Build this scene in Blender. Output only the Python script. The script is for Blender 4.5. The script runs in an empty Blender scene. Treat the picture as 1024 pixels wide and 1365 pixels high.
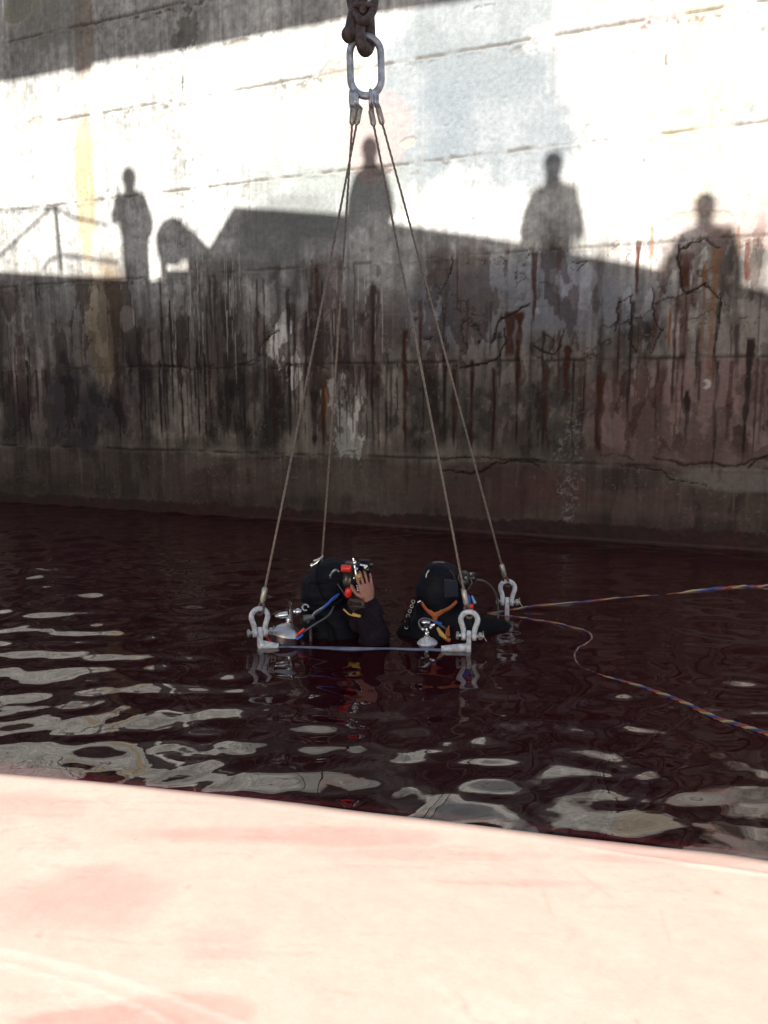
import bpy, bmesh, math, random
import numpy as np
from mathutils import Vector, Matrix, noise as mnoise
R = math.radians
scn = bpy.context.scene
col = scn.collection

# ------------------------------------------------------------------ camera
F_PX = 1100.0; TH = math.atan(155/1100); CAM_H = 1.45
cam = bpy.data.objects.new('camera', bpy.data.cameras.new('camera'))
cam.data.sensor_fit = 'VERTICAL'; cam.data.sensor_height = 36.0
cam.data.lens = F_PX/1365*36.0
cam.data.clip_start = 0.05; cam.data.clip_end = 500
cam.location = (0, 0, CAM_H); cam.rotation_euler = (R(90)-TH, 0, 0)
col.objects.link(cam); scn.camera = cam

# ------------------------------------------------------------------ light
WD = Vector((0.91942, -0.39327, 0)); WN = Vector((-0.39327, -0.91942, 0))   # along the dock wall / out of it
W0 = Vector((-5.33619, 11.3734, 0)); WDIST = 8.35842
SUN_E = R(28); TE = math.tan(SUN_E)
world = bpy.data.worlds.new("World"); scn.world = world; world.use_nodes = True
nt = world.node_tree
bg = nt.nodes['Background']; bg.inputs[1].default_value = 0.064
sky = nt.nodes.new('ShaderNodeTexSky'); sky.sky_type = 'NISHITA'; sky.sun_disc = False
sky.sun_elevation = SUN_E
sky.sun_rotation = math.atan2(WN.x, WN.y)
sky.air_density = 1.0; sky.dust_density = 3.0; sky.ozone_density = 1.0
nt.links.new(sky.outputs[0], bg.inputs[0])
sl = bpy.data.lights.new('sun', 'SUN'); sl.energy = 4.6; sl.angle = R(0.4); sl.color = (1.0, 0.955, 0.88)
sun = bpy.data.objects.new('sun', sl); col.objects.link(sun)
travel = Vector((-WN.x*math.cos(SUN_E), -WN.y*math.cos(SUN_E), -math.sin(SUN_E)))
sun.rotation_euler = travel.to_track_quat('-Z', 'Y').to_euler(); sun.location = (-6, -12, 20)
scn.view_settings.view_transform = 'Standard'; scn.view_settings.look = 'None'
scn.view_settings.exposure = 1.95; scn.view_settings.gamma = 1.0

# ------------------------------------------------------------------ survey helpers (photo ray -> place in the world)
cT, sT = math.cos(TH), math.sin(TH)
def ray(px, py):
    u = px-512; v = py-682.5
    return u, F_PX*cT - v*sT, -(F_PX*sT + v*cT)
def onz(px, py, z=0.0):
    r = ray(px, py); t = (z-CAM_H)/r[2]; return Vector((r[0]*t, r[1]*t, z))
def P(px, py, D):
    r = ray(px, py); t = D/r[1]; return Vector((r[0]*t, D, CAM_H+r[2]*t))
def W(px, py):
    r = ray(px, py); t = -WDIST/(r[0]*WN.x + r[1]*WN.y)
    x, y, z = r[0]*t, r[1]*t, CAM_H+r[2]*t
    return ((x-W0.x)*WD.x + (y-W0.y)*WD.y, z)
def WP(s, z, perp): return W0 + WD*s + WN*perp + Vector((0, 0, z))

# ------------------------------------------------------------------ noise
_rng = np.random.RandomState(5); _T = _rng.rand(8, 256, 256)
def vn(x, y, seed=0):
    T = _T[seed % 8]; off = (seed//8)*37.3
    x = np.asarray(x)+off; y = np.asarray(y)+off*1.7
    xi = np.floor(x).astype(int); yi = np.floor(y).astype(int); fx = x-xi; fy = y-yi
    fx = fx*fx*(3-2*fx); fy = fy*fy*(3-2*fy); a = xi & 255; b = yi & 255; a1 = (xi+1) & 255; b1 = (yi+1) & 255
    return (T[a, b]*(1-fx)+T[a1, b]*fx)*(1-fy)+(T[a, b1]*(1-fx)+T[a1, b1]*fx)*fy
def fbm(x, y, seed=0, o=4):
    r = 0; amp = 1; tot = 0
    for i in range(o):
        r = r+amp*vn(x*2**i, y*2**i, seed+i*3); tot += amp; amp *= .55
    return r/tot
def sst(a, b, x):
    t = np.clip((x-a)/(b-a), 0, 1); return t*t*(3-2*t)

# ------------------------------------------------------------------ materials
def mat(name, c, rough=.5, metal=0.0, var=.15, scale=20, bump=0.0, spec=.5, c2=None, coat=0.0, dirt=None):
    m = bpy.data.materials.new(name); m.use_nodes = True; t = m.node_tree; b = t.nodes['Principled BSDF']
    b.inputs['Roughness'].default_value = rough; b.inputs['Metallic'].default_value = metal
    b.inputs['Specular IOR Level'].default_value = spec; b.inputs['Coat Weight'].default_value = coat
    tc = t.nodes.new('ShaderNodeTexCoord'); nz = t.nodes.new('ShaderNodeTexNoise')
    nz.inputs['Scale'].default_value = scale; nz.inputs['Detail'].default_value = 6
    t.links.new(tc.outputs['Object'], nz.inputs['Vector'])
    rp = t.nodes.new('ShaderNodeValToRGB'); rp.color_ramp.elements[0].position = .35; rp.color_ramp.elements[1].position = .68
    lo = c2 if c2 else tuple(v*(1-var) for v in c); hi = tuple(min(1, v*(1+var*.6)) for v in c)
    rp.color_ramp.elements[0].color = (*lo, 1); rp.color_ramp.elements[1].color = (*hi, 1)
    t.links.new(nz.outputs[0], rp.inputs[0]); t.links.new(rp.outputs[0], b.inputs['Base Color'])
    if bump:
        bp = t.nodes.new('ShaderNodeBump'); bp.inputs['Strength'].default_value = bump; bp.inputs['Distance'].default_value = .004
        t.links.new(nz.outputs[0], bp.inputs['Height']); t.links.new(bp.outputs[0], b.inputs['Normal'])
    return m
M = {}
M['rust'] = mat('rusty_iron', (.12, .09, .085), .7, .3, .4, 30, .8, c2=(.055, .038, .036))
M['zinc'] = mat('galvanised_steel', (.56, .60, .66), .45, .5, .18, 30, .5, c2=(.30, .31, .34))
M['wire'] = mat('steel_wire', (.2, .17, .15), .55, .5, .3, 60, .3)
M['ferrule'] = mat('ferrule_alloy', (.42, .4, .36), .4, .6, .25, 60, .2)
M['white'] = mat('white_paint', (.60, .64, .70), .42, 0, .14, 45, .5, c2=(.36, .37, .40))
M['bluewhite'] = mat('pale_blue_paint', (.17, .19, .27), .4, 0, .3, 20, .1)
M['brass'] = mat('brass', (.45, .33, .14), .4, .8, .3, 40)
M['neo'] = mat('black_neoprene', (.006, .006, .009), .85, 0, .4, 40, .6, spec=.12)
M['sleeve'] = mat('plum_drysuit', (.014, .009, .016), .85, 0, .4, 40, .7, spec=.12)
M['hood'] = mat('navy_hood', (.004, .0045, .010), .68, 0, .4, 30, .8, spec=.18)
M['skin'] = mat('skin', (.29, .125, .095), .5, 0, .12, 40, .15)
M['orange'] = mat('orange_webbing', (.34, .09, .022), .7, 0, .2, 120, .4)
M['red'] = mat('red_plastic', (.75, .03, .02), .35, 0, .1, 30)
M['yellow'] = mat('yellow_plastic', (.6, .38, .08), .4, 0, .15, 30)
M['blue'] = mat('blue_rubber', (.02, .10, .5), .4, 0, .1, 30)
M['chrome'] = mat('chrome', (.75, .76, .78), .16, 1.0, .08, 10)
M['tank'] = mat('silver_cylinder_paint', (.5, .5, .5), .3, .7, .12, 14)
M['tankred'] = mat('maroon_cylinder_paint', (.035, .006, .006), .35, 0, .12, 14)
M['hose'] = mat('grey_rubber', (.10, .10, .11), .4, 0, .2, 40)
M['black'] = mat('black_plastic', (.012, .012, .014), .3, 0, .2, 40)
M['glass'] = mat('dark_faceplate', (.01, .012, .015), .05, 0, .1, 10)
M['ship'] = mat('grey_ship_paint', (.18, .18, .18), .5, 0, .2, 2)
M['cloth1'] = mat('dark_work_clothes', (.05, .06, .09), .8, 0, .3, 20)
M['s_red'] = mat('red_strand', (.26, .06, .04), .7, 0, .2, 60)
M['s_blue'] = mat('blue_strand', (.04, .06, .20), .7, 0, .2, 60)
M['s_yel'] = mat('straw_strand', (.36, .29, .15), .7, 0, .2, 60)

def attr_mat(name, rough, extra_scale, amount, bump, bdist, spec=.4, rattr=False):
    m = bpy.data.materials.new(name); m.use_nodes = True; t = m.node_tree; b = t.nodes['Principled BSDF']
    b.inputs['Roughness'].default_value = rough; b.inputs['Specular IOR Level'].default_value = spec
    a = t.nodes.new('ShaderNodeAttribute'); a.attribute_name = 'albedo'
    tc = t.nodes.new('ShaderNodeTexCoord'); n1 = t.nodes.new('ShaderNodeTexNoise')
    n1.inputs['Scale'].default_value = extra_scale; n1.inputs['Detail'].default_value = 8; n1.inputs['Roughness'].default_value = .65
    t.links.new(tc.outputs['Object'], n1.inputs['Vector'])
    mr = t.nodes.new('ShaderNodeMapRange'); mr.inputs['From Min'].default_value = .3; mr.inputs['From Max'].default_value = .7
    mr.inputs['To Min'].default_value = 1-amount; mr.inputs['To Max'].default_value = 1+amount
    t.links.new(n1.outputs[0], mr.inputs['Value'])
    mx = t.nodes.new('ShaderNodeVectorMath'); mx.operation = 'SCALE'
    t.links.new(a.outputs['Color'], mx.inputs[0]); t.links.new(mr.outputs[0], mx.inputs['Scale'])
    t.links.new(mx.outputs[0], b.inputs['Base Color'])
    n2 = t.nodes.new('ShaderNodeTexNoise'); n2.inputs['Scale'].default_value = extra_scale*2.3; n2.inputs['Detail'].default_value = 6
    t.links.new(tc.outputs['Object'], n2.inputs['Vector'])
    bp = t.nodes.new('ShaderNodeBump'); bp.inputs['Strength'].default_value = bump; bp.inputs['Distance'].default_value = bdist
    t.links.new(n2.outputs[0], bp.inputs['Height']); t.links.new(bp.outputs[0], b.inputs['Normal'])
    if rattr:
        ra = t.nodes.new('ShaderNodeAttribute'); ra.attribute_name = 'rough'
        t.links.new(ra.outputs['Fac'], b.inputs['Roughness'])
    return m

# ------------------------------------------------------------------ mesh builder
class MB:
    def __init__(s): s.v = []; s.f = []
    def add(s, vs, fs):
        o = len(s.v); s.v += [tuple(v) for v in vs]; s.f += [tuple(i+o for i in f) for f in fs]; return s
    def tube(s, pts, r, n=10, closed=False, cap=True, flat=None):
        pts = [Vector(p) for p in pts]; k = len(pts)
        rs = r if isinstance(r, (list, tuple)) else [r]*k
        tang = []
        for i in range(k):
            if closed: t = pts[(i+1) % k]-pts[i-1]
            else: t = pts[min(i+1, k-1)]-pts[max(i-1, 0)]
            tang.append(t.normalized() if t.length > 1e-9 else Vector((0, 0, 1)))
        up = Vector((0, 0, 1)) if abs(tang[0].z) < .9 else Vector((0, 1, 0))
        if flat is not None: up = Vector(flat)
        nrm = (up-tang[0]*up.dot(tang[0])).normalized(); vs = []
        for i in range(k):
            if i: nrm = (nrm-tang[i]*nrm.dot(tang[i])).normalized()
            if flat is not None:
                u2 = Vector(flat); nn = u2-tang[i]*u2.dot(tang[i])
                if nn.length > .1: nrm = nn.normalized()
            b = tang[i].cross(nrm)
            rr = rs[i]; ra, rb = rr if isinstance(rr, tuple) else (rr, rr)
            for j in range(n):
                a = 2*math.pi*j/n; vs.append(pts[i]+nrm*math.cos(a)*ra+b*math.sin(a)*rb)
        fs = []; m = k if closed else k-1
        for i in range(m):
            for j in range(n):
                a = i*n+j; b = i*n+(j+1) % n; c = ((i+1) % k)*n+(j+1) % n; d = ((i+1) % k)*n+j; fs.append((a, b, c, d))
        if cap and not closed: fs.append(tuple(reversed(range(n)))); fs.append(tuple((k-1)*n+j for j in range(n)))
        return s.add(vs, fs)
    def lathe(s, base, axis, prof, n=20):
        base = Vector(base); ax = Vector(axis).normalized()
        u = ax.orthogonal().normalized(); w = ax.cross(u); vs = []; k = len(prof)
        for (r, h) in prof:
            for j in range(n):
                a = 2*math.pi*j/n; vs.append(base+ax*h+(u*math.cos(a)+w*math.sin(a))*max(r, 1e-4))
        fs = [(i*n+j, i*n+(j+1) % n, (i+1)*n+(j+1) % n, (i+1)*n+j) for i in range(k-1) for j in range(n)]
        fs.append(tuple(reversed(range(n)))); fs.append(tuple((k-1)*n+j for j in range(n)))
        return s.add(vs, fs)
    def ball(s, c, r, n=16, m=10, rot=None, shape=None):
        c = Vector(c); r3 = r if isinstance(r, tuple) else (r, r, r); vs = []
        for i in range(m+1):
            ph = math.pi*i/m
            for j in range(n):
                a = 2*math.pi*j/n
                p = Vector((math.sin(ph)*math.cos(a), math.sin(ph)*math.sin(a), math.cos(ph)))
                if i in (0, m): p += Vector((math.cos(a), math.sin(a), 0))*.002
                if shape: p = shape(p)
                p = Vector((p.x*r3[0], p.y*r3[1], p.z*r3[2]))
                if rot: p = rot @ p
                vs.append(c+p)
        fs = [(i*n+j, (i+1)*n+j, (i+1)*n+(j+1) % n, i*n+(j+1) % n) for i in range(m) for j in range(n)]
        fs.append(tuple(range(n))); fs.append(tuple(reversed([m*n+j for j in range(n)])))
        return s.add(vs, fs)
    def box(s, c, h, rot=None):
        c = Vector(c); vs = []
        for x in (-1, 1):
            for y in (-1, 1):
                for z in (-1, 1):
                    p = Vector((x*h[0], y*h[1], z*h[2]))
                    if rot: p = rot @ p
                    vs.append(c+p)
        return s.add(vs, [(0, 1, 3, 2), (4, 6, 7, 5), (0, 4, 5, 1), (2, 3, 7, 6), (0, 2, 6, 4), (1, 5, 7, 3)])
    def prism(s, front, back):
        k = len(front)
        return s.add(list(front)+list(back), [tuple(range(k)), tuple(reversed(range(k, 2*k)))] + [(i, i+k, (i+1) % k+k, (i+1) % k) for i in range(k)])
    def build(s, name, m, parent=None, smooth=True, bevel=0):
        me = bpy.data.meshes.new(name); me.from_pydata([tuple(v) for v in s.v], [], s.f); me.validate(); me.materials.append(m)
        bm = bmesh.new(); bm.from_mesh(me); bmesh.ops.recalc_face_normals(bm, faces=bm.faces); 
        bm.to_mesh(me); bm.free()
        if smooth: me.shade_smooth() if not bevel else me.shade_flat()
        o = bpy.data.objects.new(name, me); col.objects.link(o)
        if bevel:
            md = o.modifiers.new('bevel', 'BEVEL'); md.width = bevel; md.segments = 2
        elif smooth:
            for e in me.edges: pass
            try: me.set_sharp_from_angle(angle=R(50))
            except Exception: pass
        if parent: o.parent = parent; o.matrix_parent_inverse = parent.matrix_world.inverted()
        return o
def empty(name, loc, label=None, cat=None, group=None):
    o = bpy.data.objects.new(name, None); col.objects.link(o); o.location = loc; o.matrix_world = Matrix.Translation(Vector(loc)); o.empty_display_size = .1
    return tag(o, label, cat, group)
def tag(o, label=None, cat=None, group=None, kind=None):
    if label: o['label'] = label
    if cat: o['category'] = cat
    if group: o['group'] = group
    if kind: o['kind'] = kind
    return o
def arc(c, u, w, r, a0, a1, n=12):
    return [Vector(c)+Vector(u)*r*math.cos(R(a0+(a1-a0)*i/n))+Vector(w)*r*math.sin(R(a0+(a1-a0)*i/n)) for i in range(n+1)]
def spline(pts, n=8):
    pts = [Vector(p) for p in pts]; out = []
    q = [pts[0]*2-pts[1]]+pts+[pts[-1]*2-pts[-2]]
    for i in range(1, len(q)-2):
        for k in range(n):
            t = k/n; a, b, c, d = q[i-1], q[i], q[i+1], q[i+2]
            out.append(.5*((2*b)+(c-a)*t+(2*a-5*b+4*c-d)*t*t+(3*b-a-3*c+d)*t**3))
    out.append(pts[-1]); return out
def grid_obj(name, X, Y, Z, m, parent=None, colr=None, rough=None):
    nr, nc = X.shape; me = bpy.data.meshes.new(name)
    co = np.stack([X, Y, Z], -1).reshape(-1, 3).astype(np.float32)
    i = np.arange(nr*nc).reshape(nr, nc)
    q = np.stack([i[:-1, :-1], i[:-1, 1:], i[1:, 1:], i[1:, :-1]], -1).reshape(-1, 4).astype(np.int32)
    me.vertices.add(len(co)); me.vertices.foreach_set('co', co.ravel())
    me.loops.add(q.size); me.loops.foreach_set('vertex_index', q.ravel())
    me.polygons.add(len(q)); me.polygons.foreach_set('loop_start', np.arange(0, q.size, 4, dtype=np.int32))
    me.update(calc_edges=True); me.validate(); me.materials.append(m)
    me.shade_smooth()
    if colr is not None:
        a = me.color_attributes.new('albedo', 'FLOAT_COLOR', 'POINT')
        c4 = np.concatenate([colr.reshape(-1, 3), np.ones((nr*nc, 1))], 1).astype(np.float32); a.data.foreach_set('color', c4.ravel())
    if rough is not None:
        a = me.attributes.new('rough', 'FLOAT', 'POINT'); a.data.foreach_set('value', rough.astype(np.float32).ravel())
    o = bpy.data.objects.new(name, me); col.objects.link(o)
    if parent: o.parent = parent
    return o

# ================================================================== WATER
WH = {}
def build_water():
    xs = np.concatenate([np.array([-120, -60, -30, -18, -12, -9, -7.5, -6.8]), np.arange(-6.4, 5.4, .0165), np.array([5.8, 6.5, 7.5, 9, 12, 18, 30, 60, 120])])
    ys = [1.3]
    while ys[-1] < 12.5: ys.append(ys[-1]+.0105+.0028*max(0, ys[-1]-1.6))
    ys = np.concatenate([np.array([-80, -40, -20, -10, -5, -2, 0, .7, 1.1]), np.array(ys)])
    X, Y = np.meshgrid(xs, ys); Z = np.zeros_like(X); rg = np.random.RandomState(21)
    wx = X+.10*(fbm(X*.9, Y*.9, 1, 2)-.5); wy = Y+.10*(fbm(X*.9+9, Y*.9, 2, 2)-.5)
    N = 80
    for i in range(N):
        lam = .15*(.52/.15)**rg.rand(); k = 2*math.pi/lam
        ang = R(90+10)+rg.randn()*R(34)
        slope = .0118*(.25/lam)**.35 if lam > .25 else .0118*(lam/.25)**1.2
        Z += slope/k*np.cos(k*(wx*math.cos(ang)+wy*math.sin(ang))+rg.rand()*6.283)
    for i in range(16):
        lam = .075*(1.8)**rg.rand(); k = 2*math.pi/lam; ang = R(95)+rg.randn()*R(40)
        Z += .0046/k*np.cos(k*(wx*math.cos(ang)+wy*math.sin(ang))+rg.rand()*6.283)*(1-sst(3.5, 5, Y))
    for cx_, cy_, l_ in ((-.28, 4.85, .12), (.36, 4.85, .14), (-.72, 4.66, .08), (.49, 4.57, .08), (.82, 5.4, .09)):
        rr_ = np.hypot(X-cx_, Y-cy_); Z += .00042*np.cos(2*math.pi*rr_/l_)*np.exp(-rr_/.45)*(.5+fbm(X*3, Y*3, 6, 2))
    # fine wind ruffle, strongest out by the wall
    ruf = np.zeros_like(X)
    for i in range(26):
        lam = .07*(2.2)**rg.rand(); k = 2*math.pi/lam; ang = R(90)+rg.randn()*R(28)
        ruf += .0060/k*np.cos(k*(wx*math.cos(ang)+wy*math.sin(ang))+rg.rand()*6.283)
    Z += ruf*sst(.45, .75, fbm(X*.6, Y*.9, 4, 3))*sst(3.4, 5.5, Y)
    amp = .55+.75*fbm(X*.35+3, Y*.5, 5, 2)
    # calmer in the lee of the stage, livelier to the left near the boat
    lee = np.exp(-(((X-.05)/.9)**2+((Y-4.3)/.9)**2))
    amp = amp*(1+.35*sst(0, -3, X)) if False else amp*(.92+.75*(1-sst(-3, .3, X)))
    Z *= amp*(1-.12*lee)*(1-sst(7, 40, np.abs(X)))*sst(-1, 1, Y)
    WH['x'] = xs; WH['y'] = ys; WH['z'] = Z
    m = bpy.data.materials.new('dark_dock_water'); m.use_nodes = True; t = m.node_tree; b = t.nodes['Principled BSDF']
    b.inputs['Base Color'].default_value = (.027, .0028, .0046, 1); b.inputs['Roughness'].default_value = .015
    b.inputs['IOR'].default_value = 1.53
    tc = t.nodes.new('ShaderNodeTexCoord'); nz = t.nodes.new('ShaderNodeTexNoise'); nz.inputs['Scale'].default_value = 9; nz.inputs['Detail'].default_value = 3
    mp = t.nodes.new('ShaderNodeMapping'); mp.inputs['Scale'].default_value = (.7, 1.5, 1)
    t.links.new(tc.outputs['Object'], mp.inputs['Vector']); t.links.new(mp.outputs[0], nz.inputs['Vector'])
    bp = t.nodes.new('ShaderNodeBump'); bp.inputs['Strength'].default_value = .02; bp.inputs['Distance'].default_value = .02
    t.links.new(nz.outputs[0], bp.inputs['Height']); t.links.new(bp.outputs[0], b.inputs['Normal'])
    o = grid_obj('water', X, Y, Z, m); tag(o, kind='structure')
build_water()
def wz_at(x, y):
    i = int(np.clip(np.searchsorted(WH['x'], x), 1, len(WH['x'])-1)); j = int(np.clip(np.searchsorted(WH['y'], y), 1, len(WH['y'])-1))
    return float(max(WH['z'][j, i], WH['z'][j-1, i-1], WH['z'][j, i-1], WH['z'][j-1, i]))

# ================================================================== DOCK WALL
JZ = [.78, 1.80, 2.87, 3.84, 4.84, 5.86]
def build_wall():
    s = np.concatenate([np.array([-40, -25, -15, -10, -7, -5, -4, -3.2]), np.arange(-2.6, 12.0, .0125), np.array([12.6, 13.4, 15, 18, 24, 40])])
    z = np.concatenate([np.array([-2, -1, -.3]), np.arange(-.1, 6.15, .0125), np.array([6.3, 6.6, 7.2, 8.0])])
    S, Zz = np.meshgrid(s, z); H = np.zeros_like(S)      # H: relief, positive = out of the wall
    # ---- base colour: pale above, dirtier below with shade toned into it
    n_m = None
    n_l = fbm(S*.7, Zz*.7, 0, 4); n_m = fbm(S*2.2, Zz*1.1, 1, 4); n_v = fbm(S*9, Zz*.55, 2, 4); n_f = fbm(S*14, Zz*14, 3, 4); n_vf = fbm(S*34, Zz*1.1, 4, 3)
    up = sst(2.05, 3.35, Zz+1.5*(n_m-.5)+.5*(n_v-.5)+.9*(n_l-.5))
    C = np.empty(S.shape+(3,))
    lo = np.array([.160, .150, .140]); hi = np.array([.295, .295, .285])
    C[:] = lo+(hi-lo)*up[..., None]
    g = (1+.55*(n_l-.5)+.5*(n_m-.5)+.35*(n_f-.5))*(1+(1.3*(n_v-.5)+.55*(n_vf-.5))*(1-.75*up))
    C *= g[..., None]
    mot = sst(.48, .60, fbm(S*1.6+4, Zz*1.2, 13, 5)); mot2 = sst(.50, .60, fbm(S*5+1, Zz*3, 14, 5)); mot3 = sst(.55, .70, fbm(S*1.1+8, Zz*.9, 15, 4))
    C *= (1-(.42*mot+.30*mot2)*(1-up)*sst(.7, .9, Zz))[..., None]; C *= (1+.55*mot3*(1-up))[..., None]
    mot4 = sst(.47, .62, fbm(S*1.3+2, Zz*1.1+5, 19, 5)); pits = sst(.80, .86, vn(S*26, Zz*26, 5))*sst(.5, .62, fbm(S*1.7, Zz*1.9, 20, 3))
    C *= (1-.15*mot4*up-.22*pits*up+.4*(n_vf-.5)*up+.6*(n_f-.5)*up)[..., None]; H -= .006*pits
    def blend(mask, c, k=1.0):
        mm = np.clip(mask*k, 0, 1)[..., None]; C[:] = C*(1-mm)+np.array(c)*mm
    def blob(px, py, rx, rz, rag=.5, seed=0, soft=.5):
        s0, z0 = W(px, py); q = ((S-s0)/rx)**2+((Zz-z0)/rz)**2+rag*5*(fbm(S*1.1/rx+.6*n_m, Zz*1.1/rz, 11+seed, 5)-.5)
        return 1-sst(1-soft, 1+soft, q)
    # soft tinted areas of old paint and repair, one deepening a shadow
    blend(blob(560, 150, .6, .75, .5, 1), (.115, .132, .145), .85)
    blend(blob(680, 140, .85, .7, .6, 2), (.105, .12, .135), .85)
    blend(blob(640, 60, .7, .5, .6, 3), (.115, .13, .14), .85)
    blend(blob(430, 180, .8, .6, .6, 31), (.17, .18, .175), .7)
    blend(blob(440, 250, .9, .4, .6, 32), (.14, .155, .15), .7)
    blend(blob(500, 180, .35, .45, .4, 4), (.24, .175, .165), .6)
    blend(blob(850, 70, .5, .4, .5, 5), (.26, .19, .19), .6)
    blend(blob(930, 120, .35, 1.0, .4, 6), (.30, .26, .17), .6)
    blend(blob(985, 290, .5, .25, .4, 7), (.25, .19, .18), .7)
    blend(blob(115, 250, .16, .9, .2, 8), (.28, .215, .11), .7)
    blend(blob(112, 40, .14, .6, .2, 9), (.17, .12, .085), .6)
    blend(blob(60, 20, .7, .5, .5, 10), (.13, .13, .115), .6)
    blend(blob(140, 430, .30, .75, .3, 11), (.17, .13, .075), .6)
    blend(blob(95, 535, .42, .40, 1.5, 12, .8), (.035, .028, .045), .8)
    blend(blob(170, 560, .4, .5, 1.5, 41, .9), (.05, .04, .045), .6); blend(blob(250, 430, 1.0, .5, 1.5, 42, .9), (.075, .062, .055), .55); blend(blob(500, 440, .7, .45, 1.5, 43, .9), (.08, .06, .055), .55)
    blend(blob(60, 540, .6, .35, .6, 13), (.08, .07, .075), .5)
    blend(blob(20, 430, .4, .5, .6, 36), (.07, .06, .05), .5)
    blend(blob(700, 400, 1.2, .45, .5, 14), (.15, .165, .195), .65)
    blend(blob(380, 310, .8, .35, .5, 15), (.11, .115, .115), .75)  # grey patch, made darker to deepen the shadow falling on it
    blend(blob(960, 560, 1.2, .5, .5, 16), (.14, .085, .09), .6)
    blend(blob(870, 680, 1.5, .3, .5, 17), (.12, .05, .06), .6)
    blend(blob(640, 440, .35, .5, .5, 18), (.16, .15, .14), .5)
    # bands near the water
    bot = 1-sst(.70, .80, Zz+.06*(n_m-.5))
    blend(bot, (.066, .053, .049), .8); C *= (1+.35*(n_vf-.5)*bot)[..., None]
    bm1 = sst(.47, .60, fbm(S*1.6+9, Zz*3, 21, 5)); bm2 = sst(.5, .62, fbm(S*7, Zz*1.6, 22, 5)); C *= (1+(.35*bm1-.35*bm2)*bot)[..., None]; C *= (1-.35*np.exp(-((Zz-.24)/.09)**2)*sst(.4, .6, n_v))[..., None]
    for px_, c_ in ((300, (.05, .028, .026)), (650, (.08, .03, .035)), (480, (.11, .10, .09)), (60, (.045, .035, .03))): blend(blob(px_, 650, .9, .22, .9, 50+px_//60, .8), c_, .45)
    blend(blob(985, 640, .55, .12, .4, 19, .6), (.2, .2, .2), .7)
    # white drips / repair patches where paint has gone
    def patch(px, py, rx, rz, c, k, seed, dep=.006, rag=.9):
        s0, z0 = W(px, py); q = ((S-s0)/rx)**2+((Zz-z0)/rz)**2+rag*5*(fbm(S*7, Zz*3.2, 21+seed, 5)-.5)
        mk = 1-sst(.88, 1.08, q); blend(mk, c, k); H[:] -= dep*mk
        edge = np.exp(-((q-1.0)/.05)**2); blend(edge*sst(.45, .55, n_f), (.03, .022, .02), .6)
    patch(372, 452, .15, .27, (.42, .42, .40), .9, 1); patch(392, 485, .13, .22, (.42, .42, .41), .9, 2)
    patch(458, 555, .25, .40, (.38, .41, .41), .92, 3); patch(432, 540, .05, .22, (.28, .11, .03), .8, 4)
    patch(170, 425, .10, .14, (.34, .34, .32), .75, 5)
    patch(492, 575, .11, .12, (.08, .08, .08), .7, 6)
    patch(520, 490, .12, .3, (.2, .2, .18), .5, 7)
    # delaminated paint skin with dark, broken rims
    r1 = fbm(S*1.25+5, Zz*1.5, 6, 5); zone = sst(1.55, 1.95, Zz)*(1-sst(2.7, 3.0, Zz))*sst(.42, .56, fbm(S*.5+2, Zz*.6, 7, 2)+.00*S)*sst(3.0, 5.5, S)
    e1 = np.exp(-((r1-.52)/.0055)**2)*zone*sst(.40, .52, fbm(S*3, Zz*3, 8, 3)); blend(e1, (.022, .016, .015), .95); H[:] -= .010*e1
    inn = sst(.52, .525, r1)*zone; H[:] += .006*inn; C *= (1+.16*inn)[..., None]
    C *= (1-.22*np.exp(-((r1-.508)/.014)**2)*zone)[..., None]
    r2 = fbm(S*2.6+1, Zz*3.0, 9, 5); z2 = sst(1.3, 1.7, Zz)*(1-sst(2.85, 3.05, Zz))*sst(4.0, 7.5, S)
    e2 = np.exp(-((r2-.5)/.006)**2)*z2*sst(.56, .64, fbm(S*1.6, Zz*2, 10, 3)); blend(e2, (.03, .02, .018), .85); H[:] -= .007*e2
    # flaked layer: islands of paler paint with ragged drip-like feet
    fl1 = fbm(S*3.1+3, Zz*2.0, 17, 6); isl = sst(.555, .575, fl1)*(1-sst(2.6, 3.1, Zz))*sst(.85, 1.0, Zz); C *= (1+.55*isl)[..., None]; H += .003*isl
    fl2 = fbm(S*4.3+7, Zz*1.5, 18, 6); isl = sst(.575, .59, fl2)*(1-sst(2.8, 3.1, Zz))*sst(.85, 1.0, Zz)
    C *= (1-.5*isl)[..., None]*np.array([1.08, .95, .92])**isl[..., None]; H -= .004*isl
    # ---- streaks
    rg = np.random.RandomState(8)
    def streak(s0, zt, zb, w, c, k, taper=.6, wob=.02, dep=0.0):
        i0, i1 = np.searchsorted(s, [s0-4*w-.06, s0+4*w+.06]); j0, j1 = np.searchsorted(z, [zb-.1, zt+.05])
        if i1-i0 < 2 or j1-j0 < 2: return
        a = S[j0:j1, i0:i1]; b = Zz[j0:j1, i0:i1]; t = np.clip((zt-b)/(zt-zb), 0, 1); ph = rg.rand()*50
        cx = s0+wob*(fbm(b*3+ph, b*0+ph, 2, 3)-.5)*2
        ww = w*(1-taper*t)*(.45+1.1*fbm(b*9+ph, b*0+3, 3, 3)); q = np.abs(a-cx)/np.maximum(ww, .002)
        mk = (1-sst(.6, 1.4, q+.9*(fbm(a*40, b*8, 5, 2)-.5)))*sst(zt+.02, zt-.03, b)*(1-sst(.82, 1.0, t))*np.clip(.35+1.2*fbm(b*5+ph, b*0+7, 6, 2), 0, 1)
        mm = np.clip(mk*k, 0, 1)[..., None]; C[j0:j1, i0:i1] = C[j0:j1, i0:i1]*(1-mm)+np.array(c)*mm
        if dep: H[j0:j1, i0:i1] -= dep*mk
    dark = (.026, .018, .016); rust = (.052, .017, .010); orng = (.17, .07, .02); pale = (.33, .33, .30)
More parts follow.
